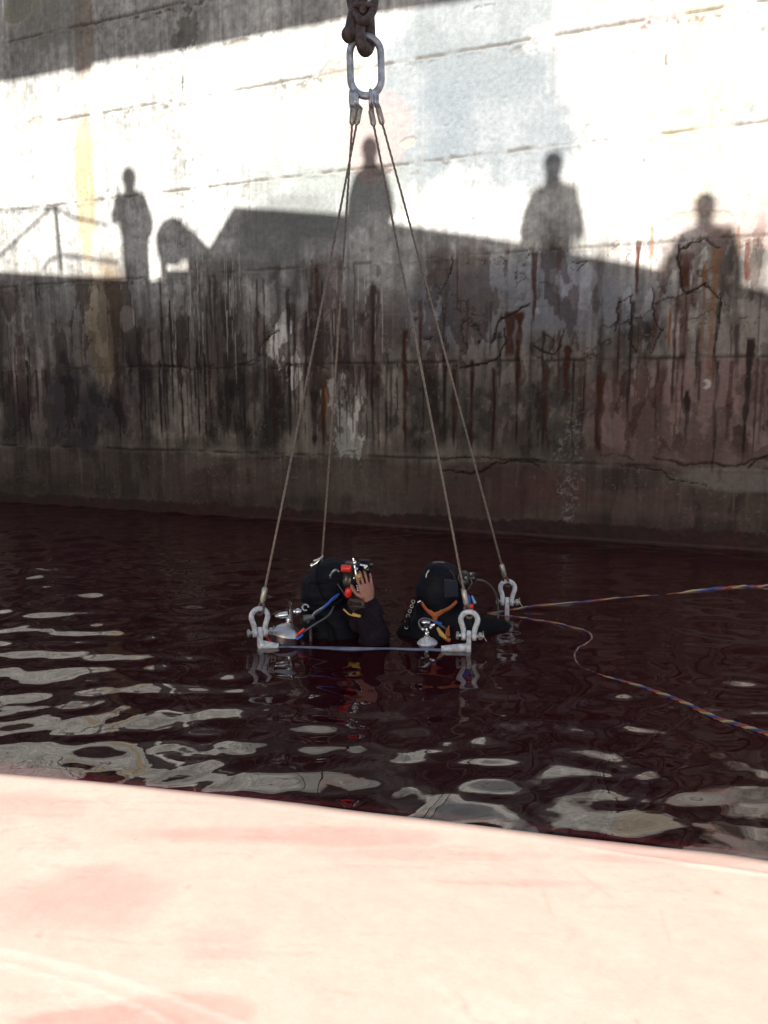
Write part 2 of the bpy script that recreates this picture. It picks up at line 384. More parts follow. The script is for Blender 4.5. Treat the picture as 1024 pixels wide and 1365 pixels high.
    for i in range(120):     # faint wash streaks
        s0 = rg.uniform(-2.5, 12); zt = rg.choice([2.87, 2.87, 1.80, 2.5, 2.2]); ln = rg.uniform(.25, 1.2)
        streak(s0, zt, max(.75, zt-ln), rg.uniform(.012, .05), (.06, .05, .045), rg.uniform(.15, .5))
    for i in range(140):      # dark runs between the pour joints
        s0 = rg.uniform(-2.5, 12); zt = rg.choice([1.80, 1.80, 1.80, 2.87, 2.4, 2.1]); ln = rg.uniform(.4, 1.05)
        streak(s0, zt, max(.78, zt-ln), rg.uniform(.008, .028), dark if rg.rand() < .7 else rust, rg.uniform(.5, .95), dep=.003)
    for i in range(60):
        s0 = rg.uniform(-2.5, 12); zt = rg.choice([.78, .78, .6]); streak(s0, zt, zt-rg.uniform(.15, .55), rg.uniform(.006, .03), dark if rg.rand() < .6 else (.16, .15, .14), rg.uniform(.2, .6))
    for i in range(46):      # heavier runs left of centre
        s0, _ = W(rg.uniform(150, 520), 450); streak(s0, rg.uniform(2.2, 2.95), rg.uniform(.85, 2.3), rg.uniform(.006, .026), dark, rg.uniform(.3, .95), dep=.003)
    for i in range(44):      # white lime drips
        s0, _ = W(rg.choice([rg.uniform(190, 330), rg.uniform(440, 520), rg.uniform(230, 320)]), 400)
        zt = rg.uniform(2.2, 3.7); streak(s0, zt, zt-rg.uniform(.3, .9), rg.uniform(.004, .010), pale, rg.uniform(.5, .95))
    for px, y0, y1, w, c, k in [(497, 380, 610, .020, dark, 1), (515, 470, 600, .014, dark, 1), (540, 440, 610, .022, rust, 1), (560, 400, 500, .02, rust, .8),
                             (565, 480, 590, .013, dark, 1), (592, 470, 595, .013, dark, .9), (605, 490, 600, .022, rust, 1), (606, 485, 610, .011, dark, 1), (629, 480, 612, .024, rust, 1), (630, 480, 605, .010, dark, 1),
                             (659, 490, 610, .020, rust, 1), (659, 490, 610, .010, dark, 1), (692, 415, 550, .028, rust, .95), (680, 415, 480, .045, rust, .8), (727, 480, 612, .022, dark, 1), (729, 490, 600, .03, rust, .6),
                             (757, 460, 535, .028, rust, .9), (799, 485, 612, .022, dark, 1), (801, 495, 615, .032, rust, .8), (827, 395, 520, .014, rust, .8), (843, 400, 575, .016, dark, .8),
                             (852, 320, 400, .014, rust, .9), (870, 300, 375, .012, orng, .6), (882, 490, 540, .03, rust, .9), (895, 410, 470, .012, orng, .8), (905, 340, 560, .018, rust, .8), (917, 335, 500, .045, rust, .85),
                             (930, 340, 420, .03, rust, .9), (918, 520, 600, .022, dark, .9), (940, 350, 480, .014, orng, .7), (955, 330, 530, .03, orng, .6), (957, 480, 640, .015, dark, .8), (958, 400, 520, .016, dark, .9),
                             (976, 530, 560, .012, rust, .9), (997, 320, 380, .016, rust, 1), (1000, 450, 625, .022, dark, .9), (985, 300, 360, .01, orng, .6), (963, 365, 400, .02, dark, .6),
                             (877, 380, 475, .03, rust, .6), (975, 480, 600, .02, rust, .6), (430, 510, 600, .02, rust, .9), (418, 520, 600, .028, dark, .9), (155, 470, 600, .02, dark, .8), (185, 470, 600, .02, dark, .9),
                             (35, 480, 600, .018, dark, .8), (22, 500, 595, .012, rust, .8), (240, 470, 600, .02, dark, .8), (262, 460, 590, .014, dark, .9), (272, 470, 600, .012, dark, .9), (325, 470, 610, .022, dark, 1),
                             (300, 470, 580, .02, dark, .8), (212, 480, 590, .014, dark, .9), (226, 400, 560, .014, dark, .8), (365, 500, 600, .012, dark, .8), (385, 480, 590, .016, dark, .9), (352, 480, 600, .012, dark, .8),
                             (452, 520, 600, .006, dark, .9), (462, 520, 600, .006, dark, .9), (470, 515, 590, .006, dark, .8), (478, 400, 470, .03, dark, .6), (120, 230, 300, .03, orng, .25), (243, 100, 122, .008, dark, .8),
                             (1018, 480, 600, .015, rust, .6), (690, 470, 600, .012, dark, .8), (765, 480, 600, .008, dark, .7), (778, 500, 600, .008, dark, .7)]:
        s0, zt = W(px, y0); _, zb = W(px, y1); streak(s0, zt, zb, w*1.3, c, min(1, k*1.15), dep=.006 if c is dark else .003, taper=.45)
    # ---- joints between the lifts of concrete
    for j, zj in enumerate(JZ):
        zc = zj+.022*(fbm(s*1.3, s*0+j*7, 1, 4)-.5)[None, :]+.012*(fbm(s*12, s*0+j*5, 2, 2)-.5)[None, :]
        dz = Zz-zc; wl = .010+.012*fbm(s*6, s*0+j, 3, 3)[None, :]
        brk = sst(.42, .56, fbm(s*4, s*0+j*3, 4, 3))[None, :]*np.ones_like(S)
        ln = np.exp(-(dz/wl)**2)*(.22+.78*brk); kk = [.85, .8, .5, .85, .85, .7][j]
        blend(ln, (.03, .024, .02) if j < 3 else (.055, .045, .036), kk); H[:] -= .016*ln
        lip = np.exp(-((dz+.02)/.02)**2)*sst(.45, .6, fbm(S*9, Zz*20, 5, 3)); H[:] += .010*lip
        if j >= 1:   # crumbly honeycombing under the joint
            hc = np.exp(-((dz+.05)/.07)**2)*sst(.60, .68, fbm(S*16, Zz*22, 6, 4))*sst(.45, .62, fbm(S*.8, Zz*0+j, 7, 2))
            blend(hc, (.09, .078, .065), .75); H[:] -= .012*hc
    for px in (563, 1100, 205, -150):    # formwork seams
        s0, _ = W(px, 200); seam = np.exp(-((S-s0-.006*(fbm(Zz*2, Zz*0, 2, 2)-.5))/.008)**2)*sst(2.9, 3.2, Zz)*sst(.3, .55, fbm(Zz*5, S*0+px, 3, 2)); blend(seam, (.16, .15, .14), .5); H[:] -= .004*seam
    for (zz0, k) in [(1.30, .3), (2.33, .35), (3.4, .2), (4.35, .16)]:  # board marks
        dz = Zz-zz0-.01*(n_l-.5); mk = np.exp(-(dz/.008)**2)*sst(.45, .6, fbm(S*1.5, Zz*0+zz0*9, 4, 3)); blend(mk, (.07, .06, .055), k); H[:] -= .004*mk
    # ---- drawn cracks
    def crack(pts, w=.012, k=.95, dep=.014):
        pw = [W(*p) for p in pts]
        for (a, b) in zip(pw[:-1], pw[1:]):
            i0, i1 = np.searchsorted(s, [min(a[0], b[0])-.08, max(a[0], b[0])+.08]); j0, j1 = np.searchsorted(z, [min(a[1], b[1])-.08, max(a[1], b[1])+.08])
            if i1 <= i0 or j1 <= j0: continue
            x = S[j0:j1, i0:i1]+.05*(fbm(S[j0:j1, i0:i1]*7, Zz[j0:j1, i0:i1]*7, 1, 4)-.5)*2; y = Zz[j0:j1, i0:i1]+.05*(fbm(S[j0:j1, i0:i1]*7, Zz[j0:j1, i0:i1]*7, 2, 4)-.5)*2
            ax, ay = a; dx, dy = b[0]-a[0], b[1]-a[1]; t = np.clip(((x-ax)*dx+(y-ay)*dy)/(dx*dx+dy*dy+1e-9), 0, 1)
            d = np.hypot(x-ax-t*dx, y-ay-t*dy); mk = 1-sst(w*.45, w*1.15, d)
            mm = (mk*k)[..., None]; C[j0:j1, i0:i1] = C[j0:j1, i0:i1]*(1-mm)+np.array((.018, .013, .012))*mm; H[j0:j1, i0:i1] -= dep*mk
    crack([(588, 627), (615, 632), (640, 631), (662, 618), (690, 614), (718, 621)], .014)
    crack([(592, 612), (620, 608), (672, 612), (716, 612)], .010, .8)
    crack([(825, 621), (860, 622), (885, 632), (905, 641), (945, 645)], .007); crack([(800, 605), (835, 610), (845, 615)], .006, .7)
    crack([(870, 608), (905, 616), (960, 620), (1024, 612)], .012, .8); crack([(1000, 622), (1024, 606)], .01)
    crack([(655, 455), (668, 425), (705, 408)], .014); crack([(612, 490), (650, 485), (668, 470), (672, 440)], .012)
    crack([(712, 465), (735, 475), (748, 462), (752, 440)], .012); crack([(820, 440), (824, 400), (842, 395), (838, 430), (845, 470)], .009)
    crack([(866, 385), (872, 420), (885, 440), (870, 470)], .009); crack([(584, 390), (600, 365), (604, 345)], .008); crack([(765, 352), (782, 350), (770, 362)], .008, .8)
    crack([(905, 330), (902, 370), (918, 388), (940, 380), (960, 395), (962, 430)], .012); crack([(905, 335), (935, 322), (960, 330)], .010)
    crack([(345, 475), (352, 455), (372, 440)], .008); crack([(1010, 320), (1012, 350)], .009, .7); crack([(630, 15), (660, 3)], .005, .4)
    crack([(887, 75), (892, 82)], .010, .8); crack([(243, 104), (244, 122)], .007, .8); crack([(960, 145), (962, 155)], .007, .5)
    crack([(360, 490), (400, 486), (440, 490)], .007, .7); crack([(210, 488), (300, 490), (345, 480)], .008, .7)
    crack([(340, 610), (420, 610), (480, 602)], .006, .5)
    # spalls near the top-left and beside the joint
    for px, py, rx, rz, sd in [(50, 161, .16, .05, 1), (460, 92, .3, .10, 2), (250, 40, .14, .22, 3), (235, 55, .1, .12, 4), (545, 190, .1, .05, 5), (930, 290, .3, .06, 6), (315, 58, .16, .05, 8)]:
        s0, z0 = W(px, py); q = ((S-s0)/rx)**2+((Zz-z0)/rz)**2+1.6*(fbm(S*16, Zz*16, 30+sd, 4)-.5)*1.6
        mk = 1-sst(.8, 1.0, q); blend(mk, (.10, .095, .085) if sd in (3, 4) else (.21, .19, .165), .75); H[:] -= .012*mk
    # blistered speckle (pale barnacle-like flecks)
    s0, z0 = W(760, 615); q = ((S-s0)/.17)**2+((Zz-z0)/.55)**2
    fl = sst(.5, .75, vn(S*55, Zz*55, 3))*(1-sst(.1, 1.2, q+3*(fbm(S*6, Zz*4, 4, 4)-.5))); blend(fl, (.30, .31, .33), .6)
    fl = sst(.86, .92, vn(S*45, Zz*45, 6))*(1-up)*sst(.5, .65, fbm(S*1.3, Zz*1.3, 5, 2)); blend(fl, (.3, .3, .28), .25)
    s0, z0 = W(942, 512); q = np.hypot((S-s0)/.045, (Zz-z0)/.05); blend((1-sst(.85, 1, q))*sst(.5, .6, np.hypot((S-s0+.03)/.045, (Zz-z0)/.05)), (.5, .52, .52), .9)
    # faded painted oval and a fragment of white lettering at the top left
    s0, z0 = W(30, 2); a = (S-s0)*math.cos(.5)+(Zz-z0)*math.sin(.5); b = -(S-s0)*math.sin(.5)+(Zz-z0)*math.cos(.5); q = np.hypot(a/.36, b/.20)
    blend((1-sst(.9, 1.0, q))*sst(.35, .5, n_f), (.17, .155, .09), .6); blend(np.exp(-((q-1)/.06)**2), (.32, .30, .25), .35)
    s0, z0 = W(6, 10); x = S-s0; y = Zz-z0
    def bar(x0, y0, x1, y1, w):
        t = np.clip(((x-x0)*(x1-x0)+(y-y0)*(y1-y0))/((x1-x0)**2+(y1-y0)**2), 0, 1); return 1-sst(w*.8, w*1.1, np.hypot(x-x0-t*(x1-x0), y-y0-t*(y1-y0)))
    blend(np.maximum(bar(-.04, .09, .0, -.03, .012), np.maximum(bar(-.04, .09, .06, .11, .012), bar(-.02, .04, .03, .055, .010))), (.62, .6, .58), .9)
    # wet weed line at the water
    wz = .15+.07*(fbm(S*1.7, S*0, 3, 3)-.5)+.05*(fbm(S*11, S*0, 4, 4)-.5)+.05*(n_vf-.5)+.006*(S-5)
    wet = 1-sst(-.012, .014, Zz-wz); blend(wet, (.030, .008, .011), .95); C[:] *= (1+1.2*wet*(n_f-.5)+.8*wet*(n_m-.5))[..., None]; H += .012*wet*(n_f-.45); rough = .88-.18*wet
    scum = np.exp(-((Zz-.028)/.008)**2)*sst(3.5, 5.5, S); blend(scum, (.16, .12, .11), .35)
    H += .004*(n_f-.5)+.010*(n_m-.5)
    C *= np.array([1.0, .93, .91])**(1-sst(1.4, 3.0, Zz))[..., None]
    C *= (1-.40*(1-sst(.9, 3.1, Zz)))[..., None]*(.80+.20*sst(0, 6, S))[..., None]  # shade put into the colour towards the foot; also darker to the left
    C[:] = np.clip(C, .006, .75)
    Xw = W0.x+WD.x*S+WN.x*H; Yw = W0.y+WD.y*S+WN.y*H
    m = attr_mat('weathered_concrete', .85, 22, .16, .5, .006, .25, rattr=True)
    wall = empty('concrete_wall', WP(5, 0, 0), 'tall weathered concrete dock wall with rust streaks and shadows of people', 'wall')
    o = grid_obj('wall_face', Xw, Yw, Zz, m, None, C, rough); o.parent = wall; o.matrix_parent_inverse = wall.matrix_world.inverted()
    b = MB(); b.prism([WP(-40, 8.02, .06), WP(40, 8.02, .06), WP(40, 8.25, .06), WP(-40, 8.25, .06)], [WP(-40, 8.02, -.9), WP(40, 8.02, -.9), WP(40, 8.25, -.9), WP(-40, 8.25, -.9)])
    b.build('coping', mat('coping_concrete', (.35, .34, .32), .85, 0, .3, 5, .5), wall, smooth=False)
    q = MB(); q.prism([WP(-40, 8.2, -.9), WP(40, 8.2, -.9), WP(40, 8.2, -60), WP(-40, 8.2, -60)], [WP(-40, -2, -.9), WP(40, -2, -.9), WP(40, -2, -60), WP(-40, -2, -60)])
    o = q.build('quay_ground', mat('quay_concrete', (.3, .29, .27), .9, 0, .3, 3, .5), None, smooth=False); tag(o, kind='structure')
build_wall()

# ================================================================== FADED RED BOAT in the foreground
def build_boat():
    boat = empty('red_boat', (0, 1.2, 0), 'sun-bleached pinkish red boat bow with a rounded smooth edge, in the foreground', 'boat')
    ZE = .5
    ep = [onz(px, py, ZE) for px, py in [(0, 1032), (125, 1043), (250, 1056), (380, 1070), (470, 1082), (600, 1097), (740, 1115), (880, 1131), (1024, 1149)]]
    a = ep[0]+(ep[0]-ep[1])*6+Vector((0, -.15, 0)); a2 = ep[0]+(ep[0]-ep[1])*2.5; b = ep[-1]+(ep[-1]-ep[-2])*5+Vector((0, -.5, 0)); b2 = ep[-1]+(ep[-1]-ep[-2])*2+Vector((0, -.07, 0))
    edge = spline([a, a2]+ep+[b2, b], 40)
    E = np.array([(p.x, p.y) for p in edge]); T = np.gradient(E, axis=0); T /= np.linalg.norm(T, axis=1)[:, None]; Nn = np.stack([T[:, 1], -T[:, 0]], 1)
    Nn *= np.sign(-Nn[:, 1:2])     # inward = towards the camera
    # profile: (inward offset, z)
    off = []; zz = []
    for t in np.linspace(-.35, .30, 30): off.append(-.005-.02*(.3-t)); zz.append(t)
    for t in np.linspace(0, 90, 26)[1:]: off.append(.13*(1-math.cos(R(t)))); zz.append(.36+.14*math.sin(R(t)))
    for d in np.arange(.006, 1.6, .008): off.append(.13+d); zz.append(.50+.045*(1-math.exp(-d/.7))*1.0)
    for d in np.arange(1.65, 3.4, .1): off.append(.13+d); zz.append(.545)
    off = np.array(off); zz = np.array(zz); off = off-.105
    X = E[:, 0][None, :]+Nn[:, 0][None, :]*off[:, None]; Y = E[:, 1][None, :]+Nn[:, 1][None, :]*off[:, None]; Z = np.repeat(zz[:, None], len(E), 1)
    L = np.concatenate([[0], np.cumsum(np.linalg.norm(np.diff(E, axis=0), axis=1))]); U = np.repeat(L[None, :], len(off), 0)
    top = sst(.0, .1, off)[:, None]
    Z = Z+top*(.012*(fbm(X*1.2, Y*1.2, 1, 3)-.5)+.0015*(fbm(X*14, Y*14, 2, 3)-.5))
    # moulded crease where the deck meets the rolled edge, on the right
    l0 = onz(360, 1072, ZE); l1 = onz(1024, 1166, ZE); l05 = onz(700, 1113, ZE)
    def seg(a, b, w):
        t = np.clip(((X-a.x)*(b.x-a.x)+(Y-a.y)*(b.y-a.y))/((b.x-a.x)**2+(b.y-a.y)**2), 0, 1); return np.exp(-((np.hypot(X-a.x-t*(b.x-a.x), Y-a.y-t*(b.y-a.y)))/w)**2)*top
    pts = [onz(x, y, ZE+.005) for x, y in [(350, 1070), (500, 1090), (620, 1103), (700, 1113), (860, 1141), (1024, 1165), (1300, 1208)]]
    cr = 0
    for p, q in zip(pts[:-1], pts[1:]): cr = np.maximum(cr, seg(p, q, .006))
    Z = Z+.003*cr
    pts2 = [onz(x, y, ZE+.02) for x, y in [(-300, 1225), (0, 1268), (130, 1300), (230, 1335), (340, 1380), (500, 1440)]]
    pts3 = [onz(x, y, ZE+.02) for x, y in [(-300, 1250), (0, 1288), (110, 1318), (190, 1350), (260, 1390)]]
    c2 = 0
    for p, q in zip(pts2[:-1], pts2[1:]): c2 = np.maximum(c2, seg(p, q, .006))
    for p, q in zip(pts3[:-1], pts3[1:]): c2 = np.maximum(c2, seg(p, q, .004))
    Z = Z+.0004*c2
    n1 = fbm(X*1.9+3, Y*2.4, 4, 5); n2 = fbm(X*7, Y*7, 5, 4); n3 = fbm(X*30, Y*30, 6, 3)
    base = np.array([.43, .308, .262]); pink = np.array([.41, .235, .205]); red = np.array([.26, .085, .055])
    def bl(px, py, rx, ry, sd):
        c = onz(px, py, ZE+.03); q = ((X-c.x)/rx)**2+((Y-c.y)/ry)**2+1.4*(fbm(X*4, Y*4, 12+sd, 4)-.5); return 1-sst(.3, 1.15, q)
    k = np.clip(sst(.50, .66, n1)*.55+bl(120, 1190, .22, .14, 1)*.8+bl(380, 1100, .38, .05, 2)*.8+bl(290, 1250, .1, .08, 3)*.4+bl(700, 1165, .18, .02, 4)*.5+bl(30, 1060, .2, .1, 5)*.5+bl(560, 1125, .3, .03, 6)*.4+.0*n2, 0, 1)
    Cc = base*(1-k[..., None])+pink*k[..., None]
    rr = np.clip(bl(130, 1362, .13, .03, 7)+bl(240, 1350, .12, .05, 8)*.75+bl(890, 1128, .2, .025, 9)*.5, 0, 1)[..., None]; Cc = Cc*(1-rr)+np.array([.41, .22, .19])*rr
    hull = (1-sst(.33, .40, Z))[..., None]; Cc = Cc*(1-hull)+red*hull
    ringm = np.exp(-((n1-.44)/.006)**2)*sst(.55, .7, n2); Cc = Cc*(1-.12*ringm[..., None])
    cm = np.maximum(cr*.55, c2*.22)[..., None]; Cc = Cc*(1-cm)+np.array([.6, .5, .45])*cm
    rs_ = np.random.RandomState(4)
    for _ in range(70):
        p0 = Vector((rs_.uniform(-1.1, 1.1), rs_.uniform(1.0, 1.9), 0)); an = rs_.uniform(0, 3.14); ln_ = rs_.uniform(.03, .22); p1 = p0+Vector((math.cos(an), math.sin(an)*.5, 0))*ln_
        Cc = Cc*(1-rs_.uniform(.03, .13)*seg(p0, p1, rs_.uniform(.0025, .004))[..., None])
    for _ in range(60):
        cx_, cy_ = rs_.uniform(-1.1, 1.1), rs_.uniform(1.0, 1.95); Cc = Cc*(1-rs_.uniform(.1, .4)*np.exp(-((X-cx_)**2+(Y-cy_)**2)/rs_.uniform(.003, .007)**2)[..., None])
    scr = sst(.70, .74, vn(X*6+Y*3, Y*90, 4))*sst(.5, .65, n2); Cc *= (1-.08*scr)[..., None]
    Cc *= (1+.14*(n2-.5)+.10*(n3-.5))[..., None]
    m = attr_mat('faded_gelcoat', .5, 60, .05, .25, .001, .35)
    o = grid_obj('hull', X, Y, Z, m, None, Cc); o.parent = boat; o.matrix_parent_inverse = boat.matrix_world.inverted()
build_boat()

# ================================================================== LIFTING GEAR
DR = 5.0
def hook():
    r = empty('lifting_hook', P(487, 60, DR), 'dark rusty crane hook holding the steel ring at the top of the picture', 'hook')
    pts = spline([P(486, -70, DR), P(484, -20, DR), P(482, 15, DR), P(480, 40, DR-.03), P(482, 58, DR-.06), P(487, 66, DR+.0), P(491, 55, DR+.05), P(492, 30, DR+.055), P(492, 10, DR+.03), P(490, 4, DR+.02)], 8)
    k = len(pts); rs = [.030+.010*math.exp(-((i/k-.62)/.14)**2)*1.4-.012*max(0, i/k-.8) for i in range(k)]
    MB().tube(pts, rs, 14).build('hook_body', M['rust'], r)
    b = MB(); b.ball(P(466, 46, DR-.02), (.047, .045, .047)); b.tube([P(466, 46, DR-.02), P(471, 20, DR-.01), P(476, -2, DR), P(478, -40, DR)], [.036, .032, .030, .030], 12); b.build('hook_tip', M['rust'], r)
    b = MB(); b.tube([P(484, 12, DR-.06), P(484, 12, DR+.07)], .02, 10); b.tube([P(470, 8, DR-.03), P(500, 6, DR-.03)], .018, 10); b.build('pivot_pin', M['rust'], r)
    # chain link passing through
    c = empty('chain_link', P(490, 0, DR), 'rusty chain link curving over the crane hook at the top edge', 'chain')
    pts = spline([P(466, -60, DR+.03), P(466, -20, DR+.03), P(468, 4, DR+.02), P(474, 20, DR-.035), P(484, 28, DR-.06), P(493, 22, DR-.04), P(499, 6, DR+.0), P(500, -20, DR+.02), P(500, -60, DR+.03), P(483, -80, DR+.03)], 8)
    MB().tube(pts, .024, 12, closed=True).build('link', M['rust'], c)
hook()
def master():
    r = empty('master_link', P(487, 88, DR), 'oblong galvanised steel ring hanging from the rusty hook, carrying four wires', 'ring')
    hw = .088; t = P(487, 48, DR); bt = P(488, 128, DR); cx = t.x; top = t.z-.002; bot = bt.z
    pts = []
    for i in range(17): a = math.pi*i/16; pts.append(Vector((cx+hw*math.cos(a)*(1 if abs(math.cos(a)) else 1), DR, top-hw*1.05+hw*1.05*math.sin(a))))
    for i in range(17): a = math.pi+math.pi*i/16; pts.append(Vector((cx+.004+hw*math.cos(a), DR, bot+hw*1.05+hw*1.05*math.sin(a))))
    MB().tube(pts, .0205, 14, closed=True).build('ring', M['zinc'], r)
    return Vector((cx, DR, bot))
mbot = master()

FL = onz(347, 862); FR = onz(625, 867); BR = onz(676, 819); BL = onz(427, 819)
corners = [('front left', FL, (346, 822), (477, 158), (474, 128), (357, 790)), ('front right', FR, (622, 822), (497, 160), (494, 128), (614, 795)),
           ('back right', BR, (674, 786), (508, 158), (501, 127), (666, 752)), ('back left', BL, (425, 784), (470, 158), (468, 129), (430, 748))]
WL = {'front left': 'steel wire sling running down to the leftmost white shackle beside the left diver',
      'front right': 'steel wire sling ending at the white shackle in front of the right diver',
      'back right': 'steel wire sling ending at the far right shackle behind the right diver',
      'back left': 'steel wire sling going down behind the left diver\'s black hood'}
SL = {'front left': 'white bow shackle on the post left of the left diver\'s silver cylinder',
      'front right': 'white bow shackle at the near right corner, in front of the right diver',
      'back right': 'white bow shackle farthest right, behind the right diver\'s shoulder beside the floating lines',
      'back left': 'shackle hidden behind the left diver\'s head on the far left stage corner'}
def shackle(base, loc_name, rotz, flip=1):
    r = empty('bow_shackle', (base.x, base.y, base.z), SL[loc_name], 'shackle', 'white bow shackles on the stage corners')
    Rz = Matrix.Rotation(rotz, 3, 'Z')
    def L(x, y, z): return base+Rz @ Vector((x, y, z))
    # bow opens downwards: pin at z=.055, bow crown at z=.19
    hw = .030; bow = [L(-hw, 0, .045), L(-hw, 0, .07), L(-hw-.004, 0, .095)]
    for i in range(15): a = R(205-230*i/14); bow.append(L(.048*math.cos(a), 0, .145+.048*math.sin(a)))
    bow += [L(hw+.004, 0, .095), L(hw, 0, .07), L(hw, 0, .045)]
    MB().tube(bow, .0155, 12).build('bow', M['white'], r)
    b = MB()
    for x in (-hw, hw): b = MB(); b.lathe(L(x-.013, 0, .052), Rz @ Vector((1, 0, 0)), [(.022, 0), (.027, .004), (.027, .022), (.022, .026)], 14); b.build('eye', M['white'], r)
    b = MB(); b.tube([L(-.07*flip, 0, .052), L(.085*flip, 0, .052)], .0105, 10); b.build('pin', M['zinc'], r)
    b = MB(); b.lathe(L(.055*flip, 0, .052), Rz @ Vector((flip, 0, 0)), [(.022, 0), (.024, .003), (.024, .018), (.02, .021)], 6); b.build('nut', M['ferrule'], r)
    b = MB(); b.lathe(L(-.058*flip, 0, .052), Rz @ Vector((-flip, 0, 0)), [(.02, 0), (.023, .003), (.023, .012), (.018, .016)], 12); b.build('bolt_head', M['ferrule'], r)
    b = MB(); b.tube([L(.080*flip, -.012, .085), L(.082*flip, 0, .052), L(.10*flip, .012, .020)], .003, 6); b.build('cotter', M['zinc'], r)
    return L(0, 0, .185)
tops = {}
rz = {'front left': .35, 'front right': -.15, 'back right': -.25, 'back left': .3}
for nm, c, *_ in corners: tops[nm] = shackle(Vector((c.x, c.y, .035)), nm, rz[nm])
for i, (nm, c, sp, fp, rp, bp) in enumerate(corners):
    r = empty('wire_sling', tops[nm], WL[nm], 'wire rope', 'wire slings from the steel ring')
    a = tops[nm]-Vector((0, 0, .035)); dy = [-.012, .012, .02, -.02][i]; t = P(fp[0], fp[1], DR+dy); ringp = P(rp[0], rp[1], DR+dy)
    t0 = t+(a-t).normalized()*.03; dirn = (a-t).normalized(); b0 = a-dirn*.11
    b1 = P(bp[0], bp[1], c.y) if False else a-dirn*.17
    # wire with a slight twist: two fine helices
    n = 260; side = dirn.orthogonal().normalized(); sd2 = dirn.cross(side); ln = (b1-t0).length
    wb = MB(); 
    sag = Vector((.004, 0, -.004))
    core = [t0+(b1-t0)*(k/24)+sag*math.sin(math.pi*k/24) for k in range(25)]
    wb.tube(core, .0058, 8)
    for ph in (0, 2.09, 4.19):
        wb.tube([t0+(b1-t0)*(k/n)+sag*math.sin(math.pi*k/n)+(side*math.cos(ph+k*ln/n*55)+sd2*math.sin(ph+k*ln/n*55))*.0040 for k in range(n+1)], .0034, 5)
    wb.build('wire', M['wire'], r)
    # lower ferrule and hard eye
    MB().tube([b1-dirn*.0, b1+dirn*.01, b1+dirn*.075, b1+dirn*.09], [.010, .0165, .0165, .011], 12).build('ferrule', M['ferrule'], r)
    e = b1+dirn*.085; q = MB(); sd = Vector((.9, -.3, 0)); loop = [e-sd*.006, e+dirn*.03-sd*.016, a-sd*.020+Vector((0, 0, .02)), a+Vector((0, 0, .006)), a+sd*.020+Vector((0, 0, .02)), e+dirn*.03+sd*.016, e+sd*.006]
    q.tube(spline(loop, 5), .0085, 8); q.build('lower_eye', M['rust'], r)
    # upper ferrule and eye over the ring
    MB().tube([t-dirn*.062, t-dirn*.05, t+dirn*.022, t+dirn*.035], [.011, .0175, .0175, .009], 12).build('ferrule', M['ferrule'], r)
    e = t-dirn*.058; q = MB()
    loop = [e+Vector((0, -.006, 0)), ringp+Vector((0, -.034, -.045)), ringp+Vector((0, -.032, .0)), ringp+Vector((0, 0, .030)), ringp+Vector((0, .032, .0)), ringp+Vector((0, .034, -.045)), e+Vector((0, .006, 0))]
    q.tube(spline(loop, 6), .0105, 8)
    q.tube([p+Vector((.013, 0, -.003)) for p in spline(loop, 6)], .0060, 8); q.build('upper_eye', M['zinc'], r)

# ================================================================== DIVING STAGE
def stage():
    r = empty('diving_stage', ((FL+BR)/2).to_tuple(), 'partly sunk steel diving stage with a pale blue front rail at the waterline', 'platform')
    pairs = [(FL, FR), (FR, BR), (BR, BL), (BL, FL)]
    for k, (a, b) in enumerate(pairs):
        zc = -.016 if k == 0 else -.035
        q = MB(); pts = [a+(b-a)*t+Vector((0, 0, zc)) for t in np.linspace(0, 1, 12)]; q.tube(pts, .024, 12); q.build('rail', M['bluewhite'], r)
    q = MB(); q.tube([FR+(FL-FR)*t+Vector((0, -.002, .006+.012*(1-t/.13))) for t in (0, .04, .08, .13)], [.026, .025, .022, .019], 12); q.build('corner_gusset', M['white'], r); q = MB(); q.tube([FL+(FR-FL)*t+Vector((0, -.002, .002+.012*(1-t/.1))) for t in (0, .03, .06, .09)], [.026, .025, .022, .019], 12)
    q.build('corner_gusset', M['white'], r)
    for k, c in enumerate((FL, FR, BR, BL)):
        q = MB(); ang = [.35, -.15, -.25, .3][k]; Rz = Matrix.Rotation(ang, 3, 'Z'); h = .122
        prof = [(-.026, -.12), (.026, -.12), (.026, .085)]+[(.026*math.cos(R(a)), .092+.026*math.sin(R(a))) for a in range(0, 181, 20)]+[(-.026, .085)]
        o = Vector((c.x, c.y, 0))
        ring = lambda y: [o+Rz @ Vector((y, x, z)) for x, z in prof]
        q.prism(ring(-.013), ring(.013)); q.build('lug', M['white'], r, smooth=False, bevel=.004)
        q = MB(); q.tube([o+Vector((0, 0, -.05)), o+Vector((0, 0, -1.5))], .024, 10); q.build('post', M['bluewhite'], r)
    q = MB()
    for t in np.linspace(0, 1, 16): q.tube([FL+(FR-FL)*t+Vector((0, 0, -1.5)), BL+(BR-BL)*t+Vector((0, 0, -1.5))], .012, 6)
    q.build('floor_grating', M['bluewhite'], r)
stage()

